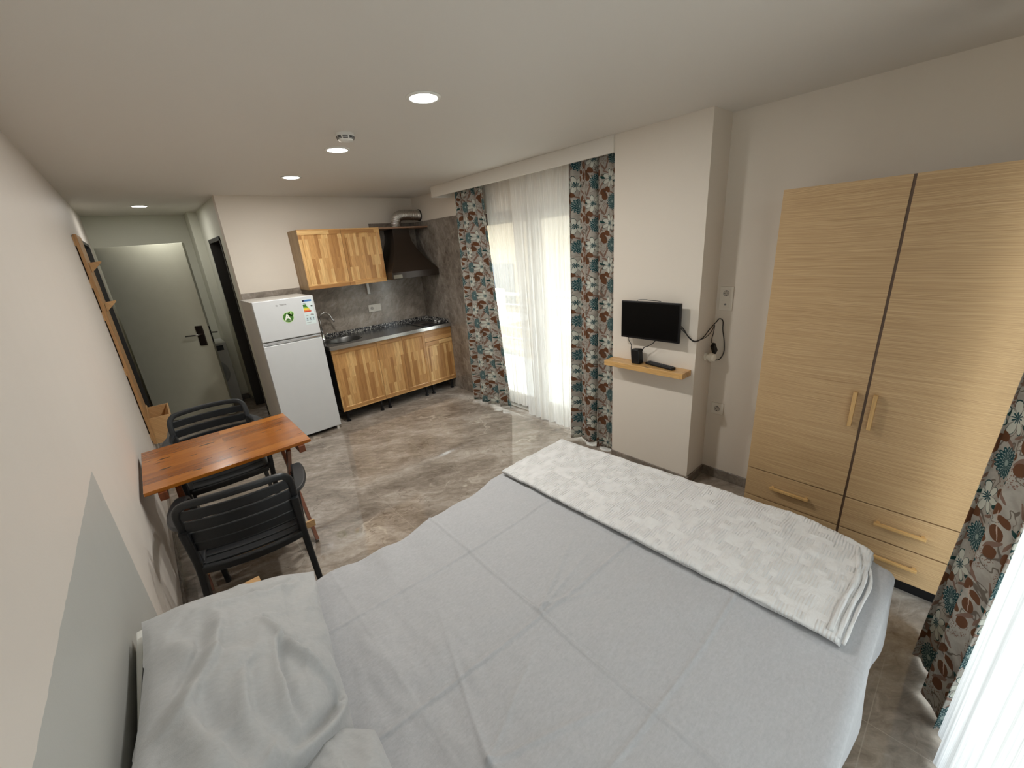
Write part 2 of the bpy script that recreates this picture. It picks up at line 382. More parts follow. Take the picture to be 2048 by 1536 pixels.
def m_floral():
    m = NT('floral_curtain'); uv = m.tc.outputs['UV']; u, v, _ = m.xyz(uv)
    CW, CH = .235, .30
    uu = m.M('DIVIDE', u, CW); ci = m.M('FLOOR', uu)
    fu = m.M('MULTIPLY', m.M('SUBTRACT', uu, ci), CW)
    vo = m.M('ADD', v, m.M('MULTIPLY', m.M('MODULO', m.M('ABSOLUTE', ci), 2.0), CH / 2))
    vv = m.M('DIVIDE', vo, CH); fv = m.M('MULTIPLY', m.M('SUBTRACT', vv, m.M('FLOOR', vv)), CH)
    wob = m.noise(uv, 30, 2, .5, 0, True)
    P = m.V('ADD', m.comb(fu, fv), m.V('SCALE', m.V('SUBTRACT', wob, (.5, .5, .5)), .010))
    base = m.mix(m.ramp(m.noise(uv, 25, 3), [(.4, 0), (.6, 1)]), (.45, .425, .375), (.37, .34, .30))
    def dist(cx, cy, rx, ry, ang):
        w_ = m.n.new('ShaderNodeVectorMath'); w_.operation = 'WRAP'
        m.put(w_.inputs[0], m.V('SUBTRACT', P, (cx, cy, 0))); m.put(w_.inputs[1], (1, CH / 2, 1)); m.put(w_.inputs[2], (-1, -CH / 2, -1))
        return m.V('LENGTH', m.map(w_.outputs[0], (rx, ry, 1), (0, 0, ang), (0, 0, 0), 'TEXTURE'))
    def leaf(cx, cy, rx, ry, ang, col, c):
        d = dist(cx, cy, rx, ry, math.radians(ang))
        c = m.mix(m.M('LESS_THAN', d, 1.0), c, col)
        return c
    BR = (.15, .065, .032); TP = (.23, .145, .11); DG = (.018, .06, .058); TL = (.018, .068, .078); PALE = (.60, .61, .54)
    c = base
    # pale brownish sprigs made of small dots
    vor = m.n.new('ShaderNodeTexVoronoi'); m.put(vor.inputs['Vector'], uv); vor.inputs['Scale'].default_value = 150
    dots = m.M('LESS_THAN', vor.outputs['Distance'], .34)
    for (cx, cy, rx, ry, an) in ((.035, .215, .030, .045, 20), (.195, .09, .028, .05, -25), (.125, .165, .022, .03, 60)):
        c = m.mix(m.M('MULTIPLY', m.M('LESS_THAN', dist(cx, cy, rx, ry, math.radians(an)), 1.0), dots), c, TP)
    st_ = m.ramp(m.M('ABSOLUTE', m.M('SUBTRACT', m.noise(uv, 7, 2, .5, 1.2), .5)), [(.010, 1), (.014, 0)])
    c = m.mix(m.M('MULTIPLY', st_, .8), c, (.10, .075, .055))
    for q in ((.02, .16, .007, .033, 35), (.05, .165, .006, .03, -20), (.205, .155, .007, .035, -40), (.18, .02, .007, .032, 50), (.012, .03, .007, .03, -30), (.10, .285, .006, .028, 70), (.16, .215, .006, .022, 10), (.045, .12, .006, .022, 65), (.13, .02, .006, .024, -60), (.06, .20, .005, .022, 10)):
        c = leaf(*q, TP, c)
    # pale flower with dark outline
    fx, fy, fr = .085, .075, .062
    d = m.V('SUBTRACT', P, (fx, fy, 0)); dx, dy, _ = m.xyz(d)
    r = m.V('LENGTH', d); an = m.M('ARCTAN2', dy, dx)
    k = m.M('POWER', m.M('ABSOLUTE', m.M('COSINE', m.M('MULTIPLY', an, 3.5))), .55)
    e = m.M('SUBTRACT', m.M('MULTIPLY', k, fr), r)
    c = m.mix(m.M('GREATER_THAN', e, -.0022), c, DG); c = m.mix(m.M('GREATER_THAN', e, .0022), c, PALE)
    k2 = m.M('POWER', m.M('ABSOLUTE', m.M('COSINE', m.M('MULTIPLY', an, 5))), .8)
    c = m.mix(m.M('GREATER_THAN', m.M('SUBTRACT', m.M('MULTIPLY', k2, .022), r), 0.0), c, TL)
    c = leaf(.152, .062, .026, .009, 12, DG, c); c = leaf(.022, .085, .020, .008, -20, DG, c)
    # teal burst
    bx, by, br = .115, .222, .056
    d = m.V('SUBTRACT', P, (bx, by, 0)); dx, dy, _ = m.xyz(d)
    r = m.V('LENGTH', d); an = m.M('ARCTAN2', dy, dx)
    edge = m.M('MULTIPLY', m.M('ADD', .80, m.M('MULTIPLY', m.M('ABSOLUTE', m.M('SINE', m.M('MULTIPLY', an, 9))), .22)), br)
    ins = m.M('GREATER_THAN', m.M('SUBTRACT', edge, r), 0.0)
    ring = m.M('FLOOR', m.M('DIVIDE', r, .0125))
    pet = m.M('ABSOLUTE', m.M('SINE', m.M('ADD', m.M('MULTIPLY', an, 9), m.M('MULTIPLY', ring, PI / 2))))
    fr_ = m.M('SUBTRACT', m.M('DIVIDE', r, .0125), ring)
    ln = m.M('LESS_THAN', m.M('SUBTRACT', pet, m.M('MULTIPLY', fr_, .42)), .18)
    tc = m.mix(ln, TL, (.30, .38, .36))
    tc = m.mix(m.M('LESS_THAN', r, .010), tc, (.30, .38, .36))
    c = m.mix(ins, c, tc)
    # brown leaves on a twig
    for q in ((.203, .198, .018, .026, 20), (.178, .272, .017, .025, -35), (.214, .247, .014, .021, 60), (.165, .158, .015, .021, 75),
              (.04, .262, .020, .028, 15), (.026, .292, .018, .024, -50), (.062, .005, .017, .024, 50), (.205, .125, .017, .024, -15), (.15, .115, .017, .023, 55)):
        c = leaf(*q, BR, c)
    c = leaf(.20, .225, .0016, .05, 12, (.55, .42, .34), c)
    c = leaf(.045, .275, .0014, .035, 30, DG, c)
    m.set(color=c, rough=.85, spec=.12, sheen=.1)
    m.bump(m.noise(uv, 900, 1), .05, .001)
    tr = m.n.new('ShaderNodeBsdfTranslucent'); m.put(tr.inputs['Color'], c)
    mx = m.n.new('ShaderNodeMixShader'); mx.inputs[0].default_value = .16
    m.link(m.b.outputs[0], mx.inputs[1]); m.link(tr.outputs[0], mx.inputs[2]); m.link(mx.outputs[0], m.out.inputs['Surface'])
    return m.mat
M_floral = m_floral()

def m_sheer(name, dens, col=(.86, .85, .82), stripe=0.0):
    m = NT(name); uv = m.tc.outputs['UV']; u, v, _ = m.xyz(uv)
    th = m.noise(m.comb(m.M('MULTIPLY', u, 260), m.M('MULTIPLY', v, 3)), 1.0, 3, .7)
    a = m.M('ADD', dens - .12, m.M('MULTIPLY', m.ramp(th, [(.38, 0), (.62, 1)]), .24))
    if stripe: col = m.mix(m.M('MULTIPLY', m.ramp(m.noise(m.comb(m.M('MULTIPLY', u, 75), m.M('MULTIPLY', v, .6)), 1.0, 3, .7), [(.42, 0), (.60, 1)]), stripe), col, tuple(q * .72 for q in col))
    m.set(color=col, rough=.9, spec=.1)
    tr = m.n.new('ShaderNodeBsdfTranslucent'); m.put(tr.inputs['Color'], col)
    tp = m.n.new('ShaderNodeBsdfTransparent')
    m1 = m.n.new('ShaderNodeMixShader'); m1.inputs[0].default_value = .55
    m2 = m.n.new('ShaderNodeMixShader'); m.put(m2.inputs[0], a)
    m.link(m.b.outputs[0], m1.inputs[1]); m.link(tr.outputs[0], m1.inputs[2])
    m.link(tp.outputs[0], m2.inputs[1]); m.link(m1.outputs[0], m2.inputs[2]); m.link(m2.outputs[0], m.out.inputs['Surface'])
    m.bump(th, .2, .001)
    return m.mat
M_sheer = m_sheer('sheer_voile', .68, (.93, .91, .87))
M_sheer2 = m_sheer('sheer_voile_dense', .86, (.92, .91, .88))

M_sheer3 = m_sheer('sheer_voile_striped', .965, (.60, .60, .60), .9)

def m_glass():
    m = NT('window_glass'); tp = m.n.new('ShaderNodeBsdfTransparent'); gl = m.n.new('ShaderNodeBsdfGlossy'); gl.inputs['Roughness'].default_value = 0
    fr = m.n.new('ShaderNodeFresnel'); fr.inputs[0].default_value = 1.45; mx = m.n.new('ShaderNodeMixShader')
    tp.inputs[0].default_value = (.93, .95, .94, 1)
    gm = m.n.new('ShaderNodeNewGeometry'); m.put(mx.inputs[0], m.M('MULTIPLY', fr.outputs[0], m.M('SUBTRACT', 1.0, gm.outputs['Backfacing']))); m.link(tp.outputs[0], mx.inputs[1]); m.link(gl.outputs[0], mx.inputs[2]); m.link(mx.outputs[0], m.out.inputs['Surface'])
    return m.mat
M_glass = m_glass()

def m_emit(name, col, st):
    m = NT(name); m.set(color=(.8, .8, .8), emis=col, estr=st); return m.mat
M_lamp = m_emit('lit_diffuser', (1, .98, .93), 14)

def m_foil():
    m = NT('aluminium_foil'); c = m.tc.outputs['Object']
    m.set(color=(.72, .70, .66), metal=1, rough=.24)
    m.bump(m.noise(c, 70, 3, .7), .9, .006)
    return m.mat
M_foil = m_foil()
def flat(name, c, rough=.5): return plain(name, c, rough)
M_green = flat('sticker_green', (.045, .16, .012)); M_dkgreen = flat('sticker_dark_green', (.02, .05, .008))
M_lgreen = flat('sticker_light_green', (.50, .78, .30)); M_wstick = flat('sticker_white', (.85, .88, .80))
M_blue = flat('label_blue', (.05, .16, .42)); M_navy = flat('label_navy', (.01, .015, .06)); M_yel = flat('label_yellow', (.85, .62, .04))
M_org = flat('label_orange', (.80, .28, .03)); M_red = flat('label_red', (.60, .05, .02)); M_grey = flat('print_grey', (.22, .22, .22))

def text(name, s, size, mat, M, parent=None, depth=.0003, bold=0):
    cu = bpy.data.curves.new(name, 'FONT'); cu.body = s; cu.size = size; cu.extrude = depth; cu.align_x = 'CENTER'; cu.align_y = 'CENTER'; cu.offset = bold
    t = bpy.data.objects.new('tmp', cu); COL.objects.link(t)
    dg = bpy.context.evaluated_depsgraph_get(); me = bpy.data.meshes.new_from_object(t.evaluated_get(dg))
    bpy.data.objects.remove(t); me.materials.clear(); me.materials.append(mat)
    o = bpy.data.objects.new(name, me); COL.objects.link(o); o.matrix_world = M
    if parent: o.parent = parent
    return o
# sticker frames: facing -y (text reads along +x, up z)
def face_my(x, y, z): return Matrix.Translation((x, y, z)) @ Matrix.Rotation(PI / 2, 4, 'X')

# ================================================================== SETTING
H = 2.42
XL, XR, YB, YF = 0.0, 3.15, -5.42, 0.0
st = dict(kind='structure')
def struct(name, mb, m, parent=None, **k):
    o = mb.build(name, m, parent, **k)
    if not parent: o['kind'] = 'structure'
    return o
struct('floor', MB().box(-.12, 3.42, YB - .2, 2.0, -.06, 0), M_floor)
struct('ceiling', MB().box(-.12, 3.42, YB - .2, 2.0, H, H + .08), M_ceil)

# left wall, with the opening of the entrance (y .38 .. 1.30)
w = MB(); w.box(-.12, 0, YB - .2, .36, 0, H); w.box(-.12, 0, .36, 1.40, 2.08, H); w.box(-.12, 0, 1.40, 2.0, 0, H)
m = NT('left_wall_two_tone'); c = m.tc.outputs['Object']; x_, y_, z_ = m.xyz(c)
ed = m.M('MULTIPLY', m.M('SUBTRACT', m.noise(c, 20, 3), .5), .012)
msk = m.M('MULTIPLY', m.M('LESS_THAN', m.M('ADD', y_, ed), -3.25), m.M('LESS_THAN', m.M('ADD', z_, ed), 1.175))
msk = m.M('MULTIPLY', msk, m.M('GREATER_THAN', x_, -.01))
f_ = m.noise(c, 1.7, 5, .55)
cl = m.mix(msk, m.mix(m.M('MULTIPLY', f_, .12), (.70, .65, .595), (.61, .565, .51)), m.mix(m.M('MULTIPLY', f_, .2), (.47, .475, .45), (.41, .41, .385)))
m.set(color=cl, rough=.5, spec=.35)
rg = m.noise(m.map(c, (1, 1, .55)), 2.6, 2)
m.bump(m.M('ADD', m.M('MULTIPLY', m.noise(c, 140, 3, .6), .05), m.M('MULTIPLY', rg, 2.2)), .35, .02)
M_left = m.mat
struct('wall_left', w, M_left)
struct('wall_corridor', MB().box(-.9, -.86, .3, 1.46, 0, 2.2).box(-.86, -.12, .3, .33, 0, 2.2).box(-.86, -.12, 1.43, 1.46, 0, 2.2).box(-.9, -.12, .3, 1.46, 2.15, 2.2).box(-.9, -.12, .3, 1.46, -.05, 0), M_unlit)  # closed box keeps sky light out; corridor darkness is painted on its walls
# kitchen wall and hall
struct('wall_kitchen', MB().box(1.04, 3.15, 0, .12, 0, H), M_wall)
w = MB(); w.box(1.04, 1.14, .12, .30, 0, H); w.box(1.04, 1.14, .30, 1.08, 2.06, H); w.box(1.04, 1.14, 1.08, 1.5, 0, H); w.box(.95, 1.14, 1.5, 2.0, 0, H)
struct('wall_hall', w, M_hall)
struct('wall_hall_end', MB().box(-.12, 1.14, 1.88, 2.0, 0, H), M_hall)
struct('wall_bathroom', MB().box(1.14, 2.0, .14, .18, 0, 2.3).box(1.14, 2.0, 1.2, 1.24, 0, 2.3).box(1.98, 2.02, .14, 1.24, 0, 2.3).box(1.14, 2.02, .14, 1.24, 2.26, 2.3).box(1.14, 2.02, .14, 1.24, -.05, 0.004), M_unlit)  # unlit bathroom, its darkness put into the wall colour
struct('door_2', MB().box(1.032, 1.148, .29, .33, 0, 2.06).box(1.032, 1.148, 1.05, 1.09, 0, 2.06).box(1.032, 1.148, .29, 1.09, 2.03, 2.07), M_doorframe)
struct('trim_1', MB().box(-.125, .006, .35, .38, 0, 2.09).box(-.125, .006, 1.375, 1.405, 0, 2.09).box(-.125, .006, .35, 1.405, 2.06, 2.09), M_doorframe)
# window wall on the right (balcony door y -3.1 .. -1.05)
w = MB(); w.box(XR, 3.40, -1.05, .12, 0, H); w.box(XR, 3.40, -3.10, -1.05, 2.10, H); w.box(XR, 3.40, YB - .2, -3.10, 0, H)
struct('wall_right', w, M_wall)
struct('wall_pillar', MB().box(2.90, XR, -3.886, -3.235, 0, H), M_wall)
# back wall behind the camera, with its tall window
w = MB(); w.box(-.12, .2, YB - .2, YB, 0, H); w.box(2.42, XR, YB - .2, YB, 0, H); w.box(.2, 2.42, YB - .2, YB, 2.25, H)
struct('wall_back', w, M_wall)
# pelmet
w = MB(); w.box(2.885, 2.905, -3.235, -.907, 2.313, H); w.box(2.905, XR, -.927, -.907, 2.313, H)
struct('trim_2', w, M_trimw, bevel=.002)
# wall tiles
w = MB(); w.box(1.042, 2.53, -.010, 0, 0, 1.49); w.box(2.53, XR - .008, -.010, 0, 0, 2.13)
struct('trim_3', w, M_tile)
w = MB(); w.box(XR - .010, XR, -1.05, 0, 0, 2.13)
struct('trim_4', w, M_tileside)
# baseboards
bh = .073
struct('baseboard_pillar', MB().box(2.888, 2.90, -3.898, -3.235, 0, bh).box(2.90, XR, -3.898, -3.886, 0, bh), M_skirt, bevel=.002)
struct('baseboard_right', MB().box(XR - .012, XR, -5.40, -3.898, 0, bh), M_skirt, bevel=.002)
struct('baseboard_left', MB().box(0, .012, -5.40, .34, 0, bh), M_skirt, bevel=.002)
struct('baseboard_hall', MB().box(1.028, 1.04, 0, .28, 0, bh).box(1.028, 1.04, 1.10, 1.5, 0, bh).box(.95, 1.04, 1.488, 1.5, 0, bh).box(.0, .95, 1.868, 1.88, 0, bh), M_skirt)

# balcony door: frame with two leaves of glass
wd = struct('window_1', MB().box(3.22, 3.30, -3.10, -3.045, 0, 2.10).box(3.22, 3.30, -1.105, -1.05, 0, 2.10).box(3.22, 3.30, -3.10, -1.05, 2.045, 2.10).box(3.22, 3.30, -3.10, -1.05, 0, .045)
            .box(3.225, 3.285, -2.11, -2.04, .045, 2.045), M_frame, bevel=.003)
for i, (a, b) in enumerate(((-3.045, -2.11), (-2.04, -1.105))):
    f = MB(); t = .05
    f.box(3.235, 3.275, a, a + t, .045, 2.045).box(3.235, 3.275, b - t, b, .045, 2.045).box(3.235, 3.275, a + t, b - t, .045, .13).box(3.235, 3.275, a + t, b - t, 1.985, 2.045)
    s_ = f.build('sash', M_frame, wd, bevel=.002)
    MB().box(3.252, 3.256, a + t, b - t, .13, 1.985).build('pane', M_glass, s_)
struct('trim_5', MB().box(XR, 3.22, -3.10, -1.05, .0, .012), plain('threshold_stone', (.42, .38, .32), .3))
wd2 = struct('window_2', MB().box(.2, .26, -5.56, -5.50, 0, 2.25).box(2.36, 2.42, -5.56, -5.50, 0, 2.25).box(.2, 2.42, -5.56, -5.50, 2.19, 2.25).box(.2, 2.42, -5.56, -5.50, 0, .05).box(1.28, 1.34, -5.56, -5.50, .05, 2.19), M_frame)
MB().box(.26, 1.28, -5.532, -5.528, .05, 2.19).box(1.34, 2.36, -5.532, -5.528, .05, 2.19).build('pane', M_glass, wd2)

# outside the balcony door
M_ext = plaster('facade_render', (.40, .34, .25)); M_extw = plain('facade_white', (.62, .62, .60), .6)
struct('trim_6', MB().box(3.40, 4.75, -4.6, .6, -.10, -.02), plain('balcony_slab', (.62, .62, .60), .7))
t = empty('balcony_railing', 'white metal railing with horizontal bars on the balcony, seen through the voile', 'railing', (4.6, -2.0, -.02))
pb = MB()
for z in (.18, .36, .54, .72, .90): pb.tube([(0, -2.5, z), (0, 2.5, z)], .011, 8)
pb.build('bar', M_extw, t, smooth=True)
MB().box(-.03, .03, -2.5, 2.5, 1.04, 1.08).build('handrail', M_extw, t, bevel=.004)
for k in range(5): MB().box(-.02, .02, -2.5 + k * 1.24, -2.46 + k * 1.24, 0, 1.04).build('post', M_extw, t)
t = empty('neighbouring_building', 'cream rendered building with white balconies across the street', 'building', (9.5, 2.0, -6))
MB().box(0, 3, -11, 9, 0, 14).build('wall', M_ext, t)
for fz in (2.6, 5.6, 8.6):
    for k in range(3):
        yy = -8 + k * 5.6
        f = MB().box(-.03, .0, yy, yy + 1.4, fz + .2, fz + 1.6).build('window', plain('dim_glass', (.12, .14, .16), .1), t)
        MB().box(-1.2, 0, yy - .8, yy + 2.6, fz - .12, fz).box(-1.2, -1.14, yy - .8, yy + 2.6, fz, fz + .95).build('balcony', M_extw, t)

# entrance door leaf, swung into the hall
hx, hy, fx, fy = .031, 1.395, .762, .901
dl = math.hypot(fx - hx, fy - hy); an = math.atan2(fy - hy, fx - hx)
dr = bpy.data.objects.new('door_1', None); COL.objects.link(dr); dr.location = (hx, hy, 0); dr.rotation_euler = (0, 0, an); dr['kind'] = 'structure'
lf = MB().box(0, dl, 0, .042, .008, 2.05).build('door_leaf', M_doorw, dr, bevel=.002)
M_bronze = plain('dark_bronze', (.07, .055, .045), .32, .8)
MB().box(dl - .135, dl - .055, -.014, 0, .90, 1.135).build('lock_plate', M_bronze, dr, bevel=.006)
MB().tube([(dl - .095, -.01, 1.035), (dl - .095, -.055, 1.035), (dl - .11, -.06, 1.035), (dl - .235, -.06, 1.03)], .009, 8).build('door_handle', M_chrome, dr, smooth=True)
MB().box(dl - .12, dl - .07, .042, .056, .92, 1.13).tube([(dl - .095, .05, 1.035), (dl - .095, .10, 1.035), (dl + .03, .105, 1.03)], .008, 8).build('outer_handle', M_bronze, dr)
MB().box(dl - .001, dl + .0015, .010, .032, .91, 1.12).build('latch_plate', M_chrome, dr)

# ================================================================== CEILING THINGS
def downlight(x, y, label, e=True):
    t = empty('ceiling_downlight', label, 'light', (x, y, H), 0, 'round recessed ceiling lights')
    MB().lathe([(.060, -.001), (.060, -.004), (.063, -.007), (.074, -.007), (.078, -.002), (.078, 0)], n=40).build('trim_ring', M_white, t, smooth=True)
    MB().lathe([(.001, -.0055), (.0595, -.0055), (.0595, -.001), (.001, -.001)], n=40).build('diffuser', M_lamp, t)
    d = bpy.data.lights.new('downlight_glow', 'AREA'); d.shape = 'DISK'; d.size = .118; d.energy = LAMP; d.color = (1, .975, .93)
    l = bpy.data.objects.new('downlight_glow', d); COL.objects.link(l); l.location = (0, 0, -.009); l.parent = t
    return t
LAMP = 12.0
downlight(1.430, -3.255, 'round recessed ceiling light nearest the bed, the largest of the row of three')
downlight(1.436, -2.18, 'round recessed ceiling light right beside the smoke detector, middle of the row')
downlight(1.436, -1.14, 'round recessed ceiling light of the row of three, farthest over the fridge end')
LAMP = 4.5
downlight(.506, .905, 'round recessed ceiling light alone in the hallway above the open door')
t = empty('smoke_detector', 'white domed smoke detector with dark slots on the ceiling between two lights', 'smoke detector', (1.345, -2.55, H))
MB().lathe([(.001, -.040), (.026, -.040), (.037, -.036), (.044, -.026), (.046, -.014), (.050, -.011), (.050, 0), (.001, 0)], n=48).build('housing', M_white, t, smooth=False, bevel=.001)
sl = MB()
for k in range(8):
    for z, r in ((-.018, .0466), (-.0235, .0456), (-.029, .0432)):
        a0 = k * PI / 4 + .09; pts = [(r * math.cos(a0 + j * .6 / 4), r * math.sin(a0 + j * .6 / 4), z) for j in range(5)]
        sl.sweep(pts, [(-.0015, -.0016), (.0015, -.0016), (.0015, .0016), (-.0015, .0016)])
sl.build('vent_slots', M_black, t)

# ================================================================== KITCHEN
def door_panel(x0, x1, z0, z1, yf, name, parent, rail=.05, horizontal=False, knob=True):
    # front at yf (faces -y), slab with horizontal rails top and bottom and a shallow groove around a vertical stave panel
    b = MB(); t = .018; g = .0015
    x0 += g; x1 -= g; z0 += g; z1 -= g
    if horizontal:
        b.box(x0, x1, yf, yf + t, z0, z1, 1)
    else:
        b.box(x0, x1, yf, yf + t, z1 - rail, z1, 1); b.box(x0, x1, yf, yf + t, z0, z0 + rail * .9, 1)
        b.box(x0, x0 + .03, yf, yf + t, z0 + rail * .9, z1 - rail, 0); b.box(x1 - .03, x1, yf, yf + t, z0 + rail * .9, z1 - rail, 0)
        xa, xb, za, zb = x0 + .03, x1 - .03, z0 + rail * .9, z1 - rail
        vs = [(xa, yf, za), (xb, yf, za), (xb, yf, zb), (xa, yf, zb)]; q = .008
        vs += [(xa + q, yf + .006, za + q), (xb - q, yf + .006, za + q), (xb - q, yf + .006, zb - q), (xa + q, yf + .006, zb - q)]
        b.add(vs, [(0, 4, 5, 1), (1, 5, 6, 2), (2, 6, 7, 3), (3, 7, 4, 0)][0:0] + [(0, 1, 5, 4), (1, 2, 6, 5), (2, 3, 7, 6), (3, 0, 4, 7)], 0)
        b.box(xa + q, xb - q, yf + .006, yf + t, za + q, zb - q, 0)
    o = b.build(name, [M_stave, M_staveh], parent)
    return o
YK = -.58
def base_unit(x0, x1, label, doors, drawer=False):
    t = empty('kitchen_base_cabinet', label, 'cabinet', ((x0 + x1) / 2, YK, 0), 0, 'base cabinets under the worktop')
    ox, oy = (x0 + x1) / 2, YK
    body = MB(); g = .0012
    body.box(x0 + g - ox, x0 + .018 - ox, .020, -.012 - oy, .135, .842); body.box(x1 - .018 - ox, x1 - g - ox, .020, -.012 - oy, .135, .842)
    body.box(x0 + .018 - ox, x1 - .018 - ox, .020, -.012 - oy, .135, .153); body.box(x0 + .018 - ox, x1 - .018 - ox, -.03 - oy, -.012 - oy, .153, .842)
    body.build('carcass', M_darkmetal, t)
    for a, b in doors:
        p = door_panel(a - ox, b - ox, .135, .697 if drawer else .842, 0, 'door', t)
    if drawer: door_panel(x0 - ox, x1 - ox, .699, .842, 0, 'drawer_front', t, horizontal=True)
    for lx in (x0 + .05, x1 - .05):
        for ly in (YK + .05, -.06):
            MB().lathe([(.024, 0), (.024, .012), (.014, .016), (.014, .118), (.026, .124), (.026, .135)], (lx - ox, ly - oy, 0), 14).build('leg', M_black, t)
    return t
base_unit(1.616, 2.127, 'wide single-door base cabinet under the sink, next to the fridge', [(1.616, 2.127)])
base_unit(2.127, 2.746, 'middle base cabinet with two narrow doors of finger-jointed wood', [(2.127, 2.439), (2.439, 2.746)])
base_unit(2.746, 3.138, 'base cabinet with a drawer over its door, at the tiled corner under the hob', [(2.746, 3.138)], True)
wt = empty('kitchen_worktop', 'dark speckled stone worktop with steel front edge and granite upstand', 'worktop', (1.60, -.61, .844))
b = MB(); ox, oy, oz = 1.60, -.61, .844
# slab with an oval cut for the bowl: ring of quads around the cut
def slab_with_hole(b, x0, x1, y0, y1, z0, z1, cx, cy, rx, ry, n=48):
    inner = [(cx + rx * math.cos(2 * PI * k / n), cy + ry * math.sin(2 * PI * k / n)) for k in range(n)]
    outer = []
    for k in range(n):
        a = 2 * PI * k / n; dx, dy = math.cos(a), math.sin(a)
        tx = ((x1 if dx > 0 else x0) - cx) / dx if abs(dx) > 1e-6 else 1e9
        ty = ((y1 if dy > 0 else y0) - cy) / dy if abs(dy) > 1e-6 else 1e9
        tt = min(tx, ty); outer.append((cx + dx * tt, cy + dy * tt))
    vs = [(x, y, z1) for x, y in inner] + [(x, y, z1) for x, y in outer] + [(x, y, z0) for x, y in inner] + [(x, y, z0) for x, y in outer]
    fs = []
    for k in range(n):
        k2 = (k + 1) % n
        fs += [(k, n + k, n + k2, k2), (2 * n + k, 2 * n + k2, 3 * n + k2, 3 * n + k), (k, k2, 2 * n + k2, 2 * n + k), (n + k, 3 * n + k, 3 * n + k2, n + k2)]
    b.add(vs, fs)
slab_with_hole(b, 0.0, .62, .012, .598, 0, .040, .255, .30, .205, .165)
b.box(.62, 1.538, .012, .598, 0, .040)
b.build('slab', M_worktop, wt)
MB().box(0, 1.538, 0, .012, -.001, .041).build('steel_edge', M_steel, wt, bevel=.003)
MB().box(.012, 1.538, .583, .598, .040, .088).box(1.523, 1.538, .06, .583, .040, .088).build('upstand', M_granite, wt, bevel=.002)
sk = empty('kitchen_sink', 'oval steel sink bowl set in the worktop beside the fridge', 'sink', (1.855, -.31, .884))
pr_ = [(.2145, .0035), (.212, .004), (.200, .002), (.196, -.004), (.19, -.06), (.17, -.12), (.12, -.145), (.03, -.15)]
Ms = Matrix.Diagonal((1, .80, 1, 1))
vs = []; fs = []; n = 48
for r, z in pr_:
    for k in range(n): vs.append((r * math.cos(2 * PI * k / n), r * .8 * math.sin(2 * PI * k / n), z))
for i in range(len(pr_) - 1):
    for k in range(n): fs.append((i * n + k, i * n + (k + 1) % n, (i + 1) * n + (k + 1) % n, (i + 1) * n + k))
fs.append(tuple(range((len(pr_) - 1) * n, len(pr_) * n)))
MB().add(vs, fs).build('bowl', plain('dark_steel', (.16, .16, .155), .3, .9), sk, smooth=True, solid=.001)
MB().lathe([(.001, -.143), (.028, -.143), (.030, -.147), (.001, -.148)], n=24).build('drain', M_chrome, sk)
fc = empty('kitchen_faucet', 'chrome swan-neck tap beside the fridge at the sink', 'faucet', (1.712, -.105, .884))
pth = [(0, 0, .03), (0, 0, .20)] + [(.060 - .060 * math.cos(a), -.03 * math.sin(a / 2), .245 + .060 * math.sin(a)) for a in [PI * k / 10 for k in range(0, 9)]] + [(.134, -.035, .215), (.146, -.038, .190)]
MB().tube(pth, .0095, 12).build('spout', M_chrome, fc, smooth=True)
MB().lathe([(.026, 0), (.026, .006), (.020, .012), (.018, .06), (.014, .07), (.010, .075)], n=24).build('base', M_chrome, fc, smooth=True)
MB().tube([(.016, 0, .045), (.04, -.005, .05), (.055, -.008, .075)], .006, 8).build('lever', M_chrome, fc, smooth=True)
hb = empty('electric_hob', 'black glass two-zone hob with two pale knobs in the worktop corner', 'hob', (2.93, -.335, .884))
MB().box(-.165, .165, -.21, .20, .0, .008).build('glass', M_glass_black, hb, bevel=.003)
for yy in (-.10, .095): MB().lathe([(.001, .0085), (.075, .0085), (.078, .0095), (.080, .0085), (.080, .008), (.001, .008)], (-.035, yy, 0), 32).build('burner', M_darkmetal, hb)
for yy in (-.12, -.035): MB().lathe([(.014, .008), (.014, .022), (.010, .026), (.001, .026)], (.125, yy, 0), 18).build('knob', M_white, hb, smooth=True)
# wall cabinet
t = empty('kitchen_wall_cabinet', 'two-door wall cabinet of finger-jointed pine above the fridge and sink', 'cabinet', (1.612, 0, 1.468))
MB().box(0, .018, -.318, -.0, 0, .60).box(.864, .882, -.318, -.012, 0, .60).box(.018, .864, -.318, -.012, 0, .018).box(.018, .864, -.318, -.012, .582, .60).box(.018, .864, -.03, -.012, .018, .582).build('carcass', M_cabside, t)
for a, b in ((0, .441), (.441, .882)): door_panel(a, b, 0, .60, -.337, 'door', t)
# shelf board above the hood
MB().box(2.497, 3.138, -.335, -.012, 2.050, 2.068)
sh = MB().box(0, .641, -.323, 0, 0, .018).build('wall_shelf', plain('brown_board', (.27, .16, .10), .5), bevel=.001, loc=(2.497, -.012, 2.050))
tag(sh, 'brown board spanning from the wall cabinet to the side wall above the extractor hood', 'shelf')
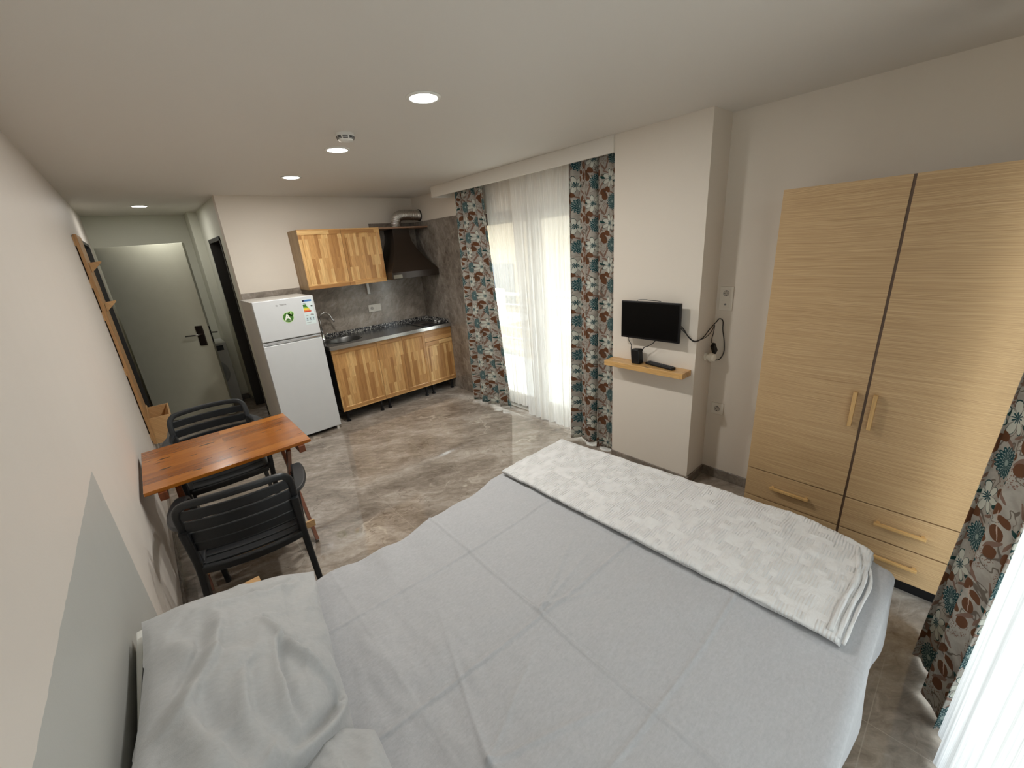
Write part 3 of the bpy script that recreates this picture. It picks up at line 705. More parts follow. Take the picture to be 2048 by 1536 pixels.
# hood
hd = empty('extractor_hood', 'dark brown pyramid extractor hood with flared sides over the hob', 'extractor hood', (2.815, -.011, 1.483))
prof = [(.315, .470, 0), (.315, .470, .075), (.300, .455, .10), (.262, .415, .15), (.205, .35, .235), (.155, .29, .33), (.122, .25, .42), (.110, .235, .50), (.110, .235, .566)]
vs = []; fs = []
for hw, dp, z in prof: vs += [(-hw, 0, z), (-hw, -dp, z), (hw, -dp, z), (hw, 0, z)]
for i in range(len(prof) - 1):
    for k in range(4): fs.append((i * 4 + k, i * 4 + (k + 1) % 4, (i + 1) * 4 + (k + 1) % 4, (i + 1) * 4 + k))
n = len(prof) - 1; fs += [(3, 2, 1, 0), (n * 4, n * 4 + 1, n * 4 + 2, n * 4 + 3)]
MB().add(vs, fs).build('canopy', M_hood, hd, bevel=.003)
MB().box(-.30, -.19, -.473, -.470, .010, .050).build('control_strip', plain('hood_controls', (.22, .20, .16), .3, .5), hd)
# duct
dpath = bez([(2.81, -.15, 2.069), (2.81, -.15, 2.12), (2.835, -.15, 2.18), (2.90, -.15, 2.208), (3.0, -.15, 2.210), (3.10, -.15, 2.207), (3.149, -.15, 2.205)], 78)
sc = [1.0 + .07 * math.sin(i * 2 * PI / 3.0) + .03 * random.uniform(-1, 1) for i in range(len(dpath))]
t = empty('ventilation_duct', 'crinkled aluminium duct bending from the shelf board into the side wall', 'duct', (2.81, -.15, 2.069))
d = MB().tube([p - Vector((2.81, -.15, 2.069)) for p in dpath], .058, 24, scales=sc).build('hose', M_foil, t, smooth=True)
MB().lathe([(.064, 0), (.070, .002), (.070, .008), (.064, .010)], n=32, M=Matrix.Rotation(PI / 2, 4, 'Y')).build('wall_collar', M_black, t, loc=(.329, 0, .136))
# sockets
M_sock = plain('socket_ivory', (.74, .70, .62), .3); M_sockd = plain('socket_recess', (.50, .46, .40), .4)
def outlet(b, cx, cz):
    pass
def socket_plate(name, label, loc, rz, w, h, units, group='wall sockets'):
    # plate in local xz plane facing -y
    t = empty(name, label, 'socket', loc, rz, None)
    MB().box(-w / 2, w / 2, -.010, 0, -h / 2, h / 2).build('plate', M_sock, t, bevel=.003)
    for k, (ux, uz, typ) in enumerate(units):
        if typ == 's':
            MB().box(ux - .026, ux + .026, -.0115, -.010, uz - .026, uz + .026).build('insert', M_sock, t, bevel=.0008)
            MB().lathe([(.0195, 0), (.0195, .0008), (.0175, .0008), (.0175, 0)], (ux, -.0125, uz), 28, M=Matrix.Rotation(-PI / 2, 4, 'X'), caps=False).build('rim', M_grey, t)
            MB().lathe([(.001, 0), (.017, 0), (.017, .0006), (.001, .0006)], (ux, -.0122, uz), 28, M=Matrix.Rotation(-PI / 2, 4, 'X')).build('recess', M_sockd, t)
            h2 = MB()
            for dx in (-.0095, .0095): h2.lathe([(.001, 0), (.0028, 0), (.0028, .0006), (.001, .0006)], (ux + dx, -.0130, uz), 10, M=Matrix.Rotation(-PI / 2, 4, 'X'))
            h2.box(ux - .003, ux + .003, -.0132, -.0122, uz - .018, uz - .013).box(ux - .003, ux + .003, -.0132, -.0122, uz + .013, uz + .018)
            h2.build('pin_holes', M_black, t)
        elif typ == 'a':
            MB().box(ux - .022, ux + .022, -.0115, -.010, uz - .022, uz + .022).build('insert', M_sock, t, bevel=.0008)
            MB().lathe([(.006, 0), (.006, .006), (.0035, .007), (.0035, .009)], (ux, -.0185, uz), 14, M=Matrix.Rotation(-PI / 2, 4, 'X')).build('aerial_jack', M_grey, t)
        else:
            MB().box(ux - .028, ux + .028, -.0125, -.010, uz - .028, uz + .028).build('rocker', M_sock, t, bevel=.001)
    return t
socket_plate('wall_socket', 'ivory double plate with socket and switch on the tiled kitchen wall above the worktop', (2.422, -.010, 1.143), 0, .165, .088, [(-.04, 0, 's'), (.04, 0, 'b')])
socket_plate('wall_socket', 'vertical double plate with socket and aerial jack on the wall beside the pillar', (XR, -3.95, 1.338), -PI / 2, .086, .155, [(0, .036, 's'), (0, -.036, 'a')])
socket_plate('wall_socket', 'single low socket near the floor beside the pillar', (XR, -3.962, .555), -PI / 2, .084, .086, [(0, 0, 's')])
t = MB().box(-.016, .016, -.030, 0, -.065, .065).build('cable_junction', M_white, bevel=.004, loc=(2.372, -.010, 1.385))
tag(t, 'small white plastic box on the tiles just below the wall cabinet', 'junction box')

# ------------------------------------------------------------------ fridge
fr = empty('refrigerator', 'white two-door refrigerator with freezer on top and green sticker', 'refrigerator', (1.002, -.660, 0))
FW, FD = .537, .55
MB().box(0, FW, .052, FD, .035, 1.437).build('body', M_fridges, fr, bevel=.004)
MB().box(.001, FW - .001, 0, .046, 1.062, 1.440).build('freezer_door', M_fridge, fr, bevel=.006, seg=3)
dd = MB().box(.001, FW - .001, 0, .046, .040, 1.020).box(.001, FW - .001, .012, .046, 1.020, 1.052).build('fridge_door', M_fridge, fr, bevel=.005, seg=3)
MB().box(.012, FW - .012, .002, .012, 1.030, 1.038).build('grip_strip', M_chrome, dd)
MB().box(.03, FW - .03, .06, FD - .02, .008, .035).build('plinth', M_black, fr)
for lx in (.03, FW - .03): MB().lathe([(.014, 0), (.014, .03), (.010, .04)], (lx, .03, 0), 14).build('foot', M_white, fr)
def fm(x, y, z): return Matrix.Translation((x, y, z)) @ Matrix.Rotation(PI / 2, 4, 'X')
text('brand_mark', 'TRISTAL', .017, M_grey, fm(.252, -.0004, 1.386), fr, bold=.0005)
MB().lathe([(.0055, 0), (.0055, .0006), (.0085, .0006), (.0085, 0)], n=24, M=Matrix.Rotation(PI / 2, 4, 'X'), caps=False).build('brand_ring', M_grey, fr, loc=(.196, 0, 1.384))
sx, sz = .272, 1.262
g = MB().lathe([(.001, 0), (.049, 0), (.049, .0008), (.001, .0008)], n=48, M=Matrix.Rotation(PI / 2, 4, 'X'))
g.lathe([(.001, 0), (.026, 0), (.026, .0008), (.001, .0008)], (.030, 0, .032), 32, M=Matrix.Rotation(PI / 2, 4, 'X'))
bk = g.build('energy_class_sticker', M_lgreen, fr, loc=(sx, 0, sz))
g = MB().lathe([(.001, 0), (.045, 0), (.045, .0014), (.001, .0014)], n=48, M=Matrix.Rotation(PI / 2, 4, 'X'))
g.lathe([(.001, 0), (.022, 0), (.022, .0014), (.001, .0014)], (.030, 0, .032), 32, M=Matrix.Rotation(PI / 2, 4, 'X'))
g.build('green_disc', M_green, bk)
text('letter', 'A', .078, M_wstick, fm(-.006, -.0016, .002), bk, bold=.002)
text('plus_sign', '+', .055, M_lgreen, fm(.030, -.0016, .034), bk, bold=.0015)
MB().box(-.018, .022, -.0020, -.0014, -.036, -.029).build('caption_bar', plain('caption_grey', (.40, .48, .34), .5), bk)
el = MB().box(0, .098, -.0006, 0, 0, .245).build('energy_label', plain('label_paper', (.66, .76, .76), .5), fr, loc=(.418, 0, 1.165))
Lm = [M_navy, M_blue, M_green, plain('label_lime', (.20, .42, .03)), M_yel, M_org, M_red, M_black, M_grey, plain('label_box', (.55, .68, .72))]
q = MB()
q.box(.006, .028, -.0010, -.0004, .222, .240, 0).box(.028, .092, -.0010, -.0004, .222, .240, 1)
for i, mi in enumerate((2, 2, 3, 4, 5, 6)): 
    z1 = .196 - i * .0125; q.prism([(.006, z1 - .0115), (.034 + i * .007, z1 - .0115), (.040 + i * .007, z1 - .00575), (.034 + i * .007, z1), (.006, z1)], 'y', -.0010, -.0004, mi)
q.prism([(.074, .176), (.080, .169), (.094, .169), (.094, .183), (.080, .183)], 'y', -.0010, -.0004, 7)
q.box(.010, .036, -.0010, -.0004, .206, .210, 8).box(.058, .090, -.0010, -.0004, .086, .094, 8).box(.064, .086, -.0010, -.0004, .098, .102, 8).box(.010, .036, -.0010, -.0004, .084, .087, 8)
for i in range(3): 
    xx = .007 + i * .030; q.box(xx, xx + .026, -.0009, -.0004, .036, .072, 9).box(xx + .009, xx + .017, -.0011, -.0009, .050, .064, 8).box(xx + .005, xx + .021, -.0011, -.0009, .040, .043, 8)
q.box(.007, .05, -.0010, -.0004, .018, .021, 8)
q.build('printed_scale', Lm, el)

# ------------------------------------------------------------------ washing machine in the hall
wm = empty('washing_machine', 'white front-loading washing machine partly behind the open entrance door', 'washing machine', (.645, 1.40, 0))
MB().box(-.295, .295, 0, .44, .02, .835).build('casing', plain('washer_enamel', (.62, .62, .60), .35), wm, bevel=.008)
MB().box(.155, .255, -.004, 0, .735, .80).build('display', M_black, wm, bevel=.001)
MB().lathe([(.17, 0), (.185, .01), (.185, .02), (.16, .03), (.14, .03), (.12, .012), (.001, .008)], (.06, .002, .45), 40, M=Matrix.Rotation(PI / 2, 4, 'X')).build('door_ring', plain('washer_ring', (.42, .43, .44), .3), wm, smooth=True)
for lx in (-.26, .26): MB().lathe([(.018, 0), (.018, .02)], (lx, .04, 0), 12).build('foot', M_black, wm)

# ------------------------------------------------------------------ coat rack board on the left wall
RY = -.36
cr = empty('coat_rack', 'tall pine board with two pegs and a box, on the left wall by the entrance', 'coat rack', (0, RY, 0))
MB().box(.007, .028, 0, .46, .30, 2.085).build('board', M_rack, cr, bevel=.001)
for z in (.33, .95, 1.42, 1.68, 2.0): MB().box(0.0005, .007, .001, .44, z, z + .07).build('batten', M_pine, cr)
for z in (1.855, 1.535):
    MB().prism([(.030, z - .055), (.030, z + .02), (.105, z + .03), (.105, z + .018)], 'y', .16, .20).build('peg', M_piney, cr, bevel=.001)
bx = MB()
def wedge(b, y0, y1):
    b.prism([(.030, .245), (.085, .245), (.190, .495), (.030, .495)], 'y', y0, y1)
wedge(bx, .16, .175); wedge(bx, .60, .615)
# sloping front and bottom
bx.prism([(.070, .245), (.085, .245), (.190, .495), (.176, .495)], 'y', .175, .60)
bx.box(.030, .075, .175, .60, .245, .258); bx.box(.012, .030, .16, .615, .245, .52)
bx.build('box', M_piney, cr)

# ------------------------------------------------------------------ TV wall
tv = empty('television', 'small black flat television on the pillar above the pine shelf', 'television', (2.835, -3.581, 1.21), -PI / 2)
# local x runs along -y (to the right seen from the room), local -y faces the room
MB().box(-.222, .222, -.012, .010, -.132, .132).build('bezel', M_black, tv, bevel=.004)
MB().box(-.212, .212, -.0128, -.0115, -.118, .122).build('screen', M_screen, tv)
MB().box(-.14, .14, .010, .030, -.09, .09).build('rear_housing', M_black, tv, bevel=.006)
MB().box(-.04, .04, .030, .065, -.04, .04).build('wall_bracket', M_darkmetal, tv)
sh = MB().box(-.122, 0, -.622, 0, 0, .040).build('wall_shelf', M_shelf, bevel=.003, loc=(2.898, -3.243, .852))
tag(sh, 'narrow pine shelf fixed to the pillar below the television', 'shelf')
rm = empty('remote_control', 'black remote control lying on the pine shelf', 'remote control', (2.848, -3.665, .892), math.radians(-101))
MB().box(-.115, .115, -.022, .022, 0, .018).build('case', M_black, rm, bevel=.005, seg=3)
bt = MB()
for i in range(13):
    for j in range(3):
        bt.box(-.100 + i * .0158, -.091 + i * .0158, -.016 + j * .0125, -.008 + j * .0125, .018, .0205)
bt.build('buttons', plain('remote_buttons', (.06, .06, .065), .5), rm, bevel=.0008)
ad = MB().box(-.036, .036, -.026, .026, 0, .108).build('power_adapter', M_black, bevel=.008, seg=3, loc=(2.836, -3.492, .892)); ad.rotation_euler = (.0, .10, math.radians(80))
tag(ad, 'black box-shaped power adapter standing on the pine shelf under the television', 'adapter')
def cable(name, label, pts, r=.0022, m=M_rubber, n=40):
    o = MB().tube(bez(pts, n), r, 7).build(name, m, smooth=True)
    if label: tag(o, label, 'cable')
    return o
cable('power_cable', 'black cables running from the right side of the television to the corner plug', [(2.855, -3.77, 1.21), (2.865, -3.81, 1.17), (2.86, -3.85, 1.12), (2.87, -3.89, 1.095), (2.95, -3.905, 1.11), (3.04, -3.905, 1.15), (3.10, -3.92, 1.19), (3.13, -3.925, 1.205), (3.138, -3.945, 1.19), (3.138, -3.95, 1.13), (3.136, -3.965, 1.06), (3.135, -3.972, .98), (3.12, -3.955, .93), (3.09, -3.935, .925)], .0034, n=90)
cable('signal_cable', 'thinner black cable looping from the television to the small black block in the corner', [(2.855, -3.78, 1.19), (2.865, -3.83, 1.14), (2.87, -3.88, 1.10), (2.95, -3.902, 1.10), (3.03, -3.903, 1.11), (3.07, -3.91, 1.14), (3.085, -3.915, 1.17), (3.08, -3.915, 1.12), (3.06, -3.915, 1.08), (3.062, -3.915, 1.05)], .0026, n=70)
cable('antenna_cable', 'black cable hanging in a loop under the left of the television to the adapter', [(2.86, -3.40, 1.09), (2.855, -3.405, 1.05), (2.85, -3.43, 1.02), (2.85, -3.43, .985), (2.85, -3.45, .965)], .0026)
cable('adapter_cable', 'black cable with a loop from the television underside to the adapter', [(2.86, -3.62, 1.09), (2.85, -3.61, 1.06), (2.845, -3.57, 1.03), (2.84, -3.54, 1.015), (2.84, -3.525, .985)], .0030)
cable('aerial_wire', 'thin black wire looping behind the top edge of the television', [(2.865, -3.46, 1.335), (2.862, -3.47, 1.345), (2.862, -3.52, 1.350), (2.865, -3.56, 1.346), (2.865, -3.63, 1.344), (2.868, -3.64, 1.338)], .0020)
t = empty('plug_adapter', 'cream round travel plug stuck into the side of the pillar in the corner', 'plug', (3.045, -3.887, .955), 0)
Mx = Matrix.Rotation(PI / 2, 4, 'X')
MB().lathe([(.026, 0), (.026, .012), (.020, .014)], n=28, M=Mx).build('base', M_cream, t, smooth=False)
MB().lathe([(.018, .012), (.018, .026), (.029, .030), (.030, .046), (.026, .050)], n=28, M=Mx).build('collar', M_cream, t)
MB().lathe([(.024, .050), (.024, .064), (.014, .070), (.001, .070)], n=28, M=Mx).build('cap', M_cream, t)
bk = MB().box(-.019, .019, -.012, .012, -.040, .040).build('cable_block', M_black, bevel=.005, loc=(3.072, -3.930, 1.012)); bk.rotation_euler = (0, math.radians(-38), 0)
tag(bk, 'small black block on the cable just above the cream plug', 'cable block')

# ------------------------------------------------------------------ wardrobe
WX, WY0, WY1 = 2.640, -4.357, -5.262
wr = empty('wardrobe', 'tall light oak wardrobe with two doors and four drawers against the right wall', 'wardrobe', (WX, WY0, 0))
MB().box(.019, .497, -.905, 0, .10, 1.929).build('carcass', M_wardside, wr, bevel=.001)
MB().box(.075, .49, -.90, -.006, 0, .10).build('plinth', M_black, wr)
MB().box(.004, .019, -.4575, -.4455, .10, 1.929).build('centre_strip', plain('dark_strip', (.11, .065, .04), .5), wr)
cols = ((-.4465, -.0005), (-.9045, -.4565))
for k, (a, b) in enumerate(cols):
    dd = MB().box(0, .018, a, b, .461, 1.929).build('door', M_lam, wr, bevel=.0008)
    hyy = -.414 if k == 0 else -.486
    MB().box(-.030, -.016, hyy - .008, hyy + .008, .845, 1.017).box(-.016, 0, hyy - .006, hyy + .006, .850, .866).box(-.016, 0, hyy - .006, hyy + .006, .996, 1.012).build('handle', M_handle, dd, bevel=.0015)
    for z0, z1 in ((.284, .455), (.102, .278)):
        dw = MB().box(0, .018, a, b, z0, z1).build('drawer', M_lam, wr, bevel=.0008)
        zc = (z0 + z1) / 2 + .008; yc = (-.221 if k == 0 else -.674)
        MB().box(-.030, -.016, yc - .092, yc + .092, zc - .007, zc + .007).box(-.016, 0, yc - .086, yc - .072, zc - .005, zc + .005).box(-.016, 0, yc + .072, yc + .086, zc - .005, zc + .005).build('handle', m_wood('drawer_pull', (.55, .33, .12), (.64, .40, .16), (.72, .48, .21), 'y', None, .4) if k + z0 < .2 else bpy.data.materials.get('drawer_pull') or M_handle, dw, bevel=.0015)

# ------------------------------------------------------------------ folding table
tb = empty('folding_table', 'small folding table with varnished amber pine top beside the left wall', 'table', (.415, -2.19, 0))
MB().box(-.395, .395, -.318, .318, .722, .742).build('tabletop', M_table, tb, bevel=.002)
for x in (-.325, .335): MB().box(x - .018, x + .018, -.335, .31, .680, .722).build('support_rail', M_tleg, tb, bevel=.002)
def bar(b, p, q, w, t_):
    p = Vector(p); q = Vector(q); return b.sweep([p, q], [(-w / 2, -t_ / 2), (w / 2, -t_ / 2), (w / 2, t_ / 2), (-w / 2, t_ / 2)], (1, 0, 0))
for x in (-.285, .300):
    bar(MB(), (x, -.255, .012), (x, .235, .69), .034, .02).build('leg', M_tleg, tb)
    s2 = -.022 if x > 0 else .022
    bar(MB(), (x + s2, .255, .012), (x + s2, -.235, .69), .034, .02).build('leg', M_tleg, tb)
MB().box(-.295, .312, -.262, -.244, .125, .170).build('foot_rail', M_piney, tb, bevel=.001)
MB().box(-.295, .290, .236, .252, .125, .170).build('foot_rail', M_piney, tb, bevel=.001)
MB().box(-.275, .270, .200, .232, .600, .635).build('cross_rail', M_tleg, tb, bevel=.001)

# ------------------------------------------------------------------ chairs
def make_chair(label):
    t = empty('slatted_armchair', label, 'chair', (0, 0, 0), 0, 'dark plastic slatted armchairs at the folding table')
    # back surface: y as function of x and z; bowed backwards in the middle
    def by(x, z):
        k = (z - .43) / .38
        return -.195 - .095 * k - .035 * (1 - (x / .23) ** 2)
    # seat: six slats along x, slightly sagging, inside a rim
    s = MB()
    for k in range(7):
        y0 = -.206 + k * .0605
        pts = [(-.205 + .41 * i / 12, y0 + .026, .425 - .012 * (1 - ((i - 6) / 6) ** 2) + (.010 if k == 6 else 0)) for i in range(13)]
        s.sweep(pts, rrect(.051, .014, .005, 2), (0, 0, 1))
    s.sweep(bez([(-.215, -.215, .425), (-.222, 0, .428), (-.215, .225, .430)], 8), rrect(.028, .034, .008), (0, 0, 1))
    s.sweep(bez([(.215, -.215, .425), (.222, 0, .428), (.215, .225, .430)], 8), rrect(.028, .034, .008), (0, 0, 1))
    s.sweep([(-.215 + .43 * i / 12, -.225 - .020 * (1 - ((i - 6) / 6) ** 2), .415 - .010 * (1 - ((i - 6) / 6) ** 2)) for i in range(13)], rrect(.030, .040, .008), (0, 0, 1))
    s.sweep([(-.215 + .43 * i / 12, .232 + .012 * (1 - ((i - 6) / 6) ** 2), .420) for i in range(13)], rrect(.028, .036, .008), (0, 0, 1))
    s.build('seat', M_chair, t, smooth=False)
    # back: frame and slats
    f = MB()
    arch = [(-.222, .43), (-.225, .55), (-.228, .68), (-.226, .75), (-.212, .785), (-.18, .802), (-.09, .808), (0, .810), (.09, .808), (.18, .802), (.212, .785), (.226, .75), (.228, .68), (.225, .55), (.222, .43)]
    pts = bez([(x, by(x, z), z) for x, z in arch], 84)
    f.sweep(pts, rrect(.034, .026, .010), (0, 1, 0))
    for z, hh in ((.742, .050), (.676, .056), (.608, .058), (.548, .048)):
        f.sweep([(-.212 + .424 * i / 14, by(-.212 + .424 * i / 14, z), z) for i in range(15)], rrect(.012, hh, .005, 2), (0, 0, 1))
    f.build('backrest', M_chair, t, smooth=False)
    for sgn in (-1, 1):
        a = MB()
        pa = bez([(sgn * .228, by(.228, .70) + .005, .675), (sgn * .255, -.20, .668), (sgn * .272, -.10, .662), (sgn * .276, .02, .655), (sgn * .270, .12, .645), (sgn * .262, .175, .615), (sgn * .252, .195, .56)], 36)
        sc = [(.62 + .75 * math.sin(min(1, i / (len(pa) - 1) * 1.15) * PI) ** .8, 1) for i in range(len(pa))]
        a.sweep(pa, rrect(.046, .020, .008), (0, .3, 1), scales=sc)
        a.build('armrest', M_chair, t, smooth=False)
        l = MB(); l.sweep(bez([(sgn * .250, .195, .57), (sgn * .240, .205, .42), (sgn * .228, .215, .20), (sgn * .222, .225, 0)], 16), rrect(.030, .042, .008), (0, 1, 0), scales=[1.1 - .25 * i / 16 for i in range(17)])
        l.build('leg', M_chair, t, smooth=False)
        l = MB(); l.sweep(bez([(sgn * .226, -.262, .66), (sgn * .226, -.215, .43), (sgn * .236, -.245, .20), (sgn * .246, -.285, 0)], 16), rrect(.032, .046, .008), (0, 1, 0), scales=[1.15 - .35 * i / 16 for i in range(17)])
        l.build('leg', M_chair, t, smooth=False)
    return t
def copy_tree(o, parent=None):
    c = o.copy(); COL.objects.link(c); c.parent = parent
    for ch in [q for q in bpy.data.objects if q.parent == o]: copy_tree(ch, c)
    return c
ch1 = make_chair('dark slatted plastic armchair near the bed, its back to the camera')
ch1.location = (.395, -2.665, 0); ch1.rotation_euler = (0, 0, math.radians(-9))
ch2 = copy_tree(ch1); ch2.location = (.405, -1.745, 0); ch2.rotation_euler = (0, 0, math.radians(179))
ch2['label'] = 'dark slatted plastic armchair on the far side of the table, facing the camera'

# ------------------------------------------------------------------ bed
ZB = .50
def yfar(x): return -3.455 + .02 * math.sin(x * 4.4 + 1.2) + (.075 * max(0, (x - 1.15)) if x > 1.15 else 0) + .012 * math.sin(x * 13)
def ynear(x): return -5.030
def xfoot(y):
    k = (-3.4 - y) / 1.6
    return 2.065 + .125 * max(0, min(1, k * 1.25)) - .075 * max(0, (k - .8) / .2) ** 2
bd = empty('bed', 'double bed with pine side frame, its head against the left wall', 'bed', (0, 0, 0))
MB().box(.045, 2.03, -4.985, -3.50, .30, ZB - .03).build('mattress', M_mattress, bd, bevel=.04, seg=4)
MB().box(.04, 2.02, -4.97, -3.51, .20, .30).build('base', M_piney, bd)
for x in (.12, 1.95):
    for y in (-4.90, -3.58): MB().box(x - .035, x + .035, y - .035, y + .035, 0, .20).build('leg', M_pine, bd)
MB().box(.012, .028, -4.95, -3.69, .10, .835).build('headboard', M_white, bd, bevel=.003)
MB().box(.262, .325, -3.395, -3.330, 0, .575).build('post', M_pine, bd, bevel=.002)
MB().box(.02, .262, -3.385, -3.34, .530, .573).build('side_rail', m_wood('pine_rail', (.47, .27, .11), (.60, .37, .17), (.70, .47, .23), 'x', None, .5), bd, bevel=.002)

def ridge(d, w): return math.exp(-(d / w) ** 2)
def fbm(x, y, s, o=3):
    return noise.fractal(Vector((x * s, y * s, 3.1)), .8, 2.1, o)
def sheet_h(x, y):
    h = 0
    h += .007 * ridge(x - (1.045 + .012 * math.sin(y * 3)), .006) - .0018 * ridge(x - 1.058 - .012 * math.sin(y * 3), .010)
    for yc, a in ((-4.225, .0045), (-4.675, .004), (-3.765, .003)):
        yy = yc + .012 * math.sin(x * 4) - .04 * (x - 1) * (1 if yc == -4.225 else .3)
        h += a * (1.5 * ridge(y - yy, .006) - .3 * ridge(y - yy + .012, .009)) * (1 if x > .35 else 0)
    h += .0022 * ridge(x - 1.56 - .01 * math.sin(y * 5), .006) + .0018 * ridge(x - .56, .007)
    # diagonal pulls from the crossing of the folds
    for (px, py, qx, qy, a) in ((1.05, -4.22, 1.50, -4.02, .006), (1.05, -4.20, 1.32, -4.33, .005), (1.05, -4.22, 1.56, -4.13, .005), (1.32, -4.68, 1.45, -4.42, .004), (.62, -4.45, .98, -4.60, .007), (.62, -4.45, .80, -3.9, .006), (.62, -4.45, .95, -4.3, .005), (.62, -4.45, .72, -4.9, .007)):
        ax, ay = qx - px, qy - py; L2 = ax * ax + ay * ay
        t = max(0, min(1, ((x - px) * ax + (y - py) * ay) / L2))
        d = math.hypot(x - px - ax * t, y - py - ay * t)
        if d < .05: h += 1.25 * a * ridge(d, .008) * (1 - t) ** .5
    # gathers along the far edge, near the pillow
    e = max(0, 1 - (yfar(x) - y) / .42)
    if e > 0: h += .007 * e * math.sin(x * 26 + 5 * (yfar(x) - y) + 2 * fbm(x, y, 2)) * (.4 + .6 * max(0, 1 - abs(x - .75) / .6))
    k = max(0, 1 - math.hypot((x - .62) / .33, (y + 4.2) / .75))
    h += .022 * k * fbm(x * 1.0, y * .45, 6.0, 3)
    h += .007 * fbm(x, y, 3.0) + .0028 * fbm(x + .3 * y, y, 8, 2)
    return h
def drape(dx, dy, r=.035):
    d = math.hypot(dx, dy)
    if d <= 0: return 0, 0, 0
    arc = r * PI / 2
    if d < arc: out = r * math.sin(d / r); dz = -r * (1 - math.cos(d / r))
    else: out = r + (d - arc) * .04; dz = -r - (d - arc)
    return out * dx / d, out * dy / d, dz
LX0, LX1, HY = .03, 2.06, .24
NU, NV = 430, 380
def sheet_p(u, v):
    X = LX0 + u * (LX1 + .26 - LX0); dx = max(0, X - LX1); x = min(X, LX1)
    tot = 1.575 + 2 * HY; T = v * tot
    t = (T - HY) / 1.575; dy = 0
    if t < 0: dy = HY - T; t = 0
    elif t > 1: dy = -(T - HY - 1.575); t = 1
    yf, yn = yfar(x), ynear(x); y = yf + (yn - yf) * t
    xs = x
    # stretch so that the foot edge follows xfoot
    k = max(0, (x - 1.2) / (LX1 - 1.2)); xs = x + (xfoot(y) - LX1) * k * k
    ox, oy, oz = drape(dx, dy)
    fl = .0
    if oz < -.03: fl = .010 * math.sin((x if abs(dy) > dx else y) * 17 + 2 * fbm(x, y, 2)) * min(1, (-oz - .03) * 6)
    nrm = Vector((dx, dy, 0)); 
    if nrm.length > 0: nrm.normalize()
    h = sheet_h(x, y) * (1 if oz > -.03 else .3)
    return (xs + ox + nrm.x * fl, y + oy + nrm.y * fl, ZB + oz + h)
o = MB().grid(NU, NV, sheet_p).build('bedspread', M_sheet, smooth=True)
tag(o, 'plain grey creased sheet spread over the whole bed and hanging at its sides', 'bedspread')

# white blanket folded across the foot
def blanket_layer(x0, x1, z, ph, drop, ins=0):
    def fn(u, v):
        y = -3.40 - ins * .4 + v * (-4.985 + ins + 3.40)
        xa = x0 + .035 * v; X = xa + u * (x1 + .09 * min(1, v * 1.3) - xa)
        lim = xfoot(y) + .008; dx = max(0, X - lim)
        ox, _, oz = drape(dx, 0, .03)
        zz = z + .0035 * fbm(X, y + ph, 7, 4) + .004 * fbm(X * 1.0, y * 1.5 + ph, 14, 3) + .3 * sheet_h(min(X, 2.0), y)
        e = min(1, (X - xa) / .018) if X - xa < .018 else 1
        zz -= .011 * (1 - math.sqrt(max(0, 1 - (1 - e) ** 2)))
        ey = min(v, 1 - v) * 1.6
        if ey < .02: zz -= .008 * (1 - math.sqrt(max(0, 1 - (1 - ey / .02) ** 2)))
        return (min(X, lim) + ox, y + .006 * fbm(X, ph, 5), zz + oz)
    return fn
bl = empty('folded_blanket', 'white waffle-weave blanket folded in a band across the foot of the bed', 'blanket', (0, 0, 0))
MB().grid(150, 340, blanket_layer(1.572, 2.17, ZB + .034, 0, 0)).build('top_fold', M_blanket, bl, smooth=True, solid=.008)
MB().grid(60, 140, blanket_layer(1.580, 2.16, ZB + .020, 5, 0, -.006)).build('lower_fold', M_blanket, bl, smooth=True, solid=.008)
# rolled hems at the near end
hm = MB()
for dy, z, r in ((.012, .040, .0085), (-.010, .032, .0075), (-.028, .024, .006)):
    hm.tube(bez([(1.62 + dy * .3, -4.968 + dy * 1.0, ZB + z), (1.78, -4.985 + dy + .012, ZB + z + .004), (1.95, -4.98 + dy, ZB + z), (2.10 + dy, -4.955 + dy, ZB + z - .004), (2.16 + dy, -4.94 + dy, ZB + z - .02)], 40), r, 10, scales=[.85 + .2 * math.sin(i * .4 + dy * 90) ** 2 for i in range(41)])
hm.build('rolled_hem', M_blanket, bl, smooth=True)

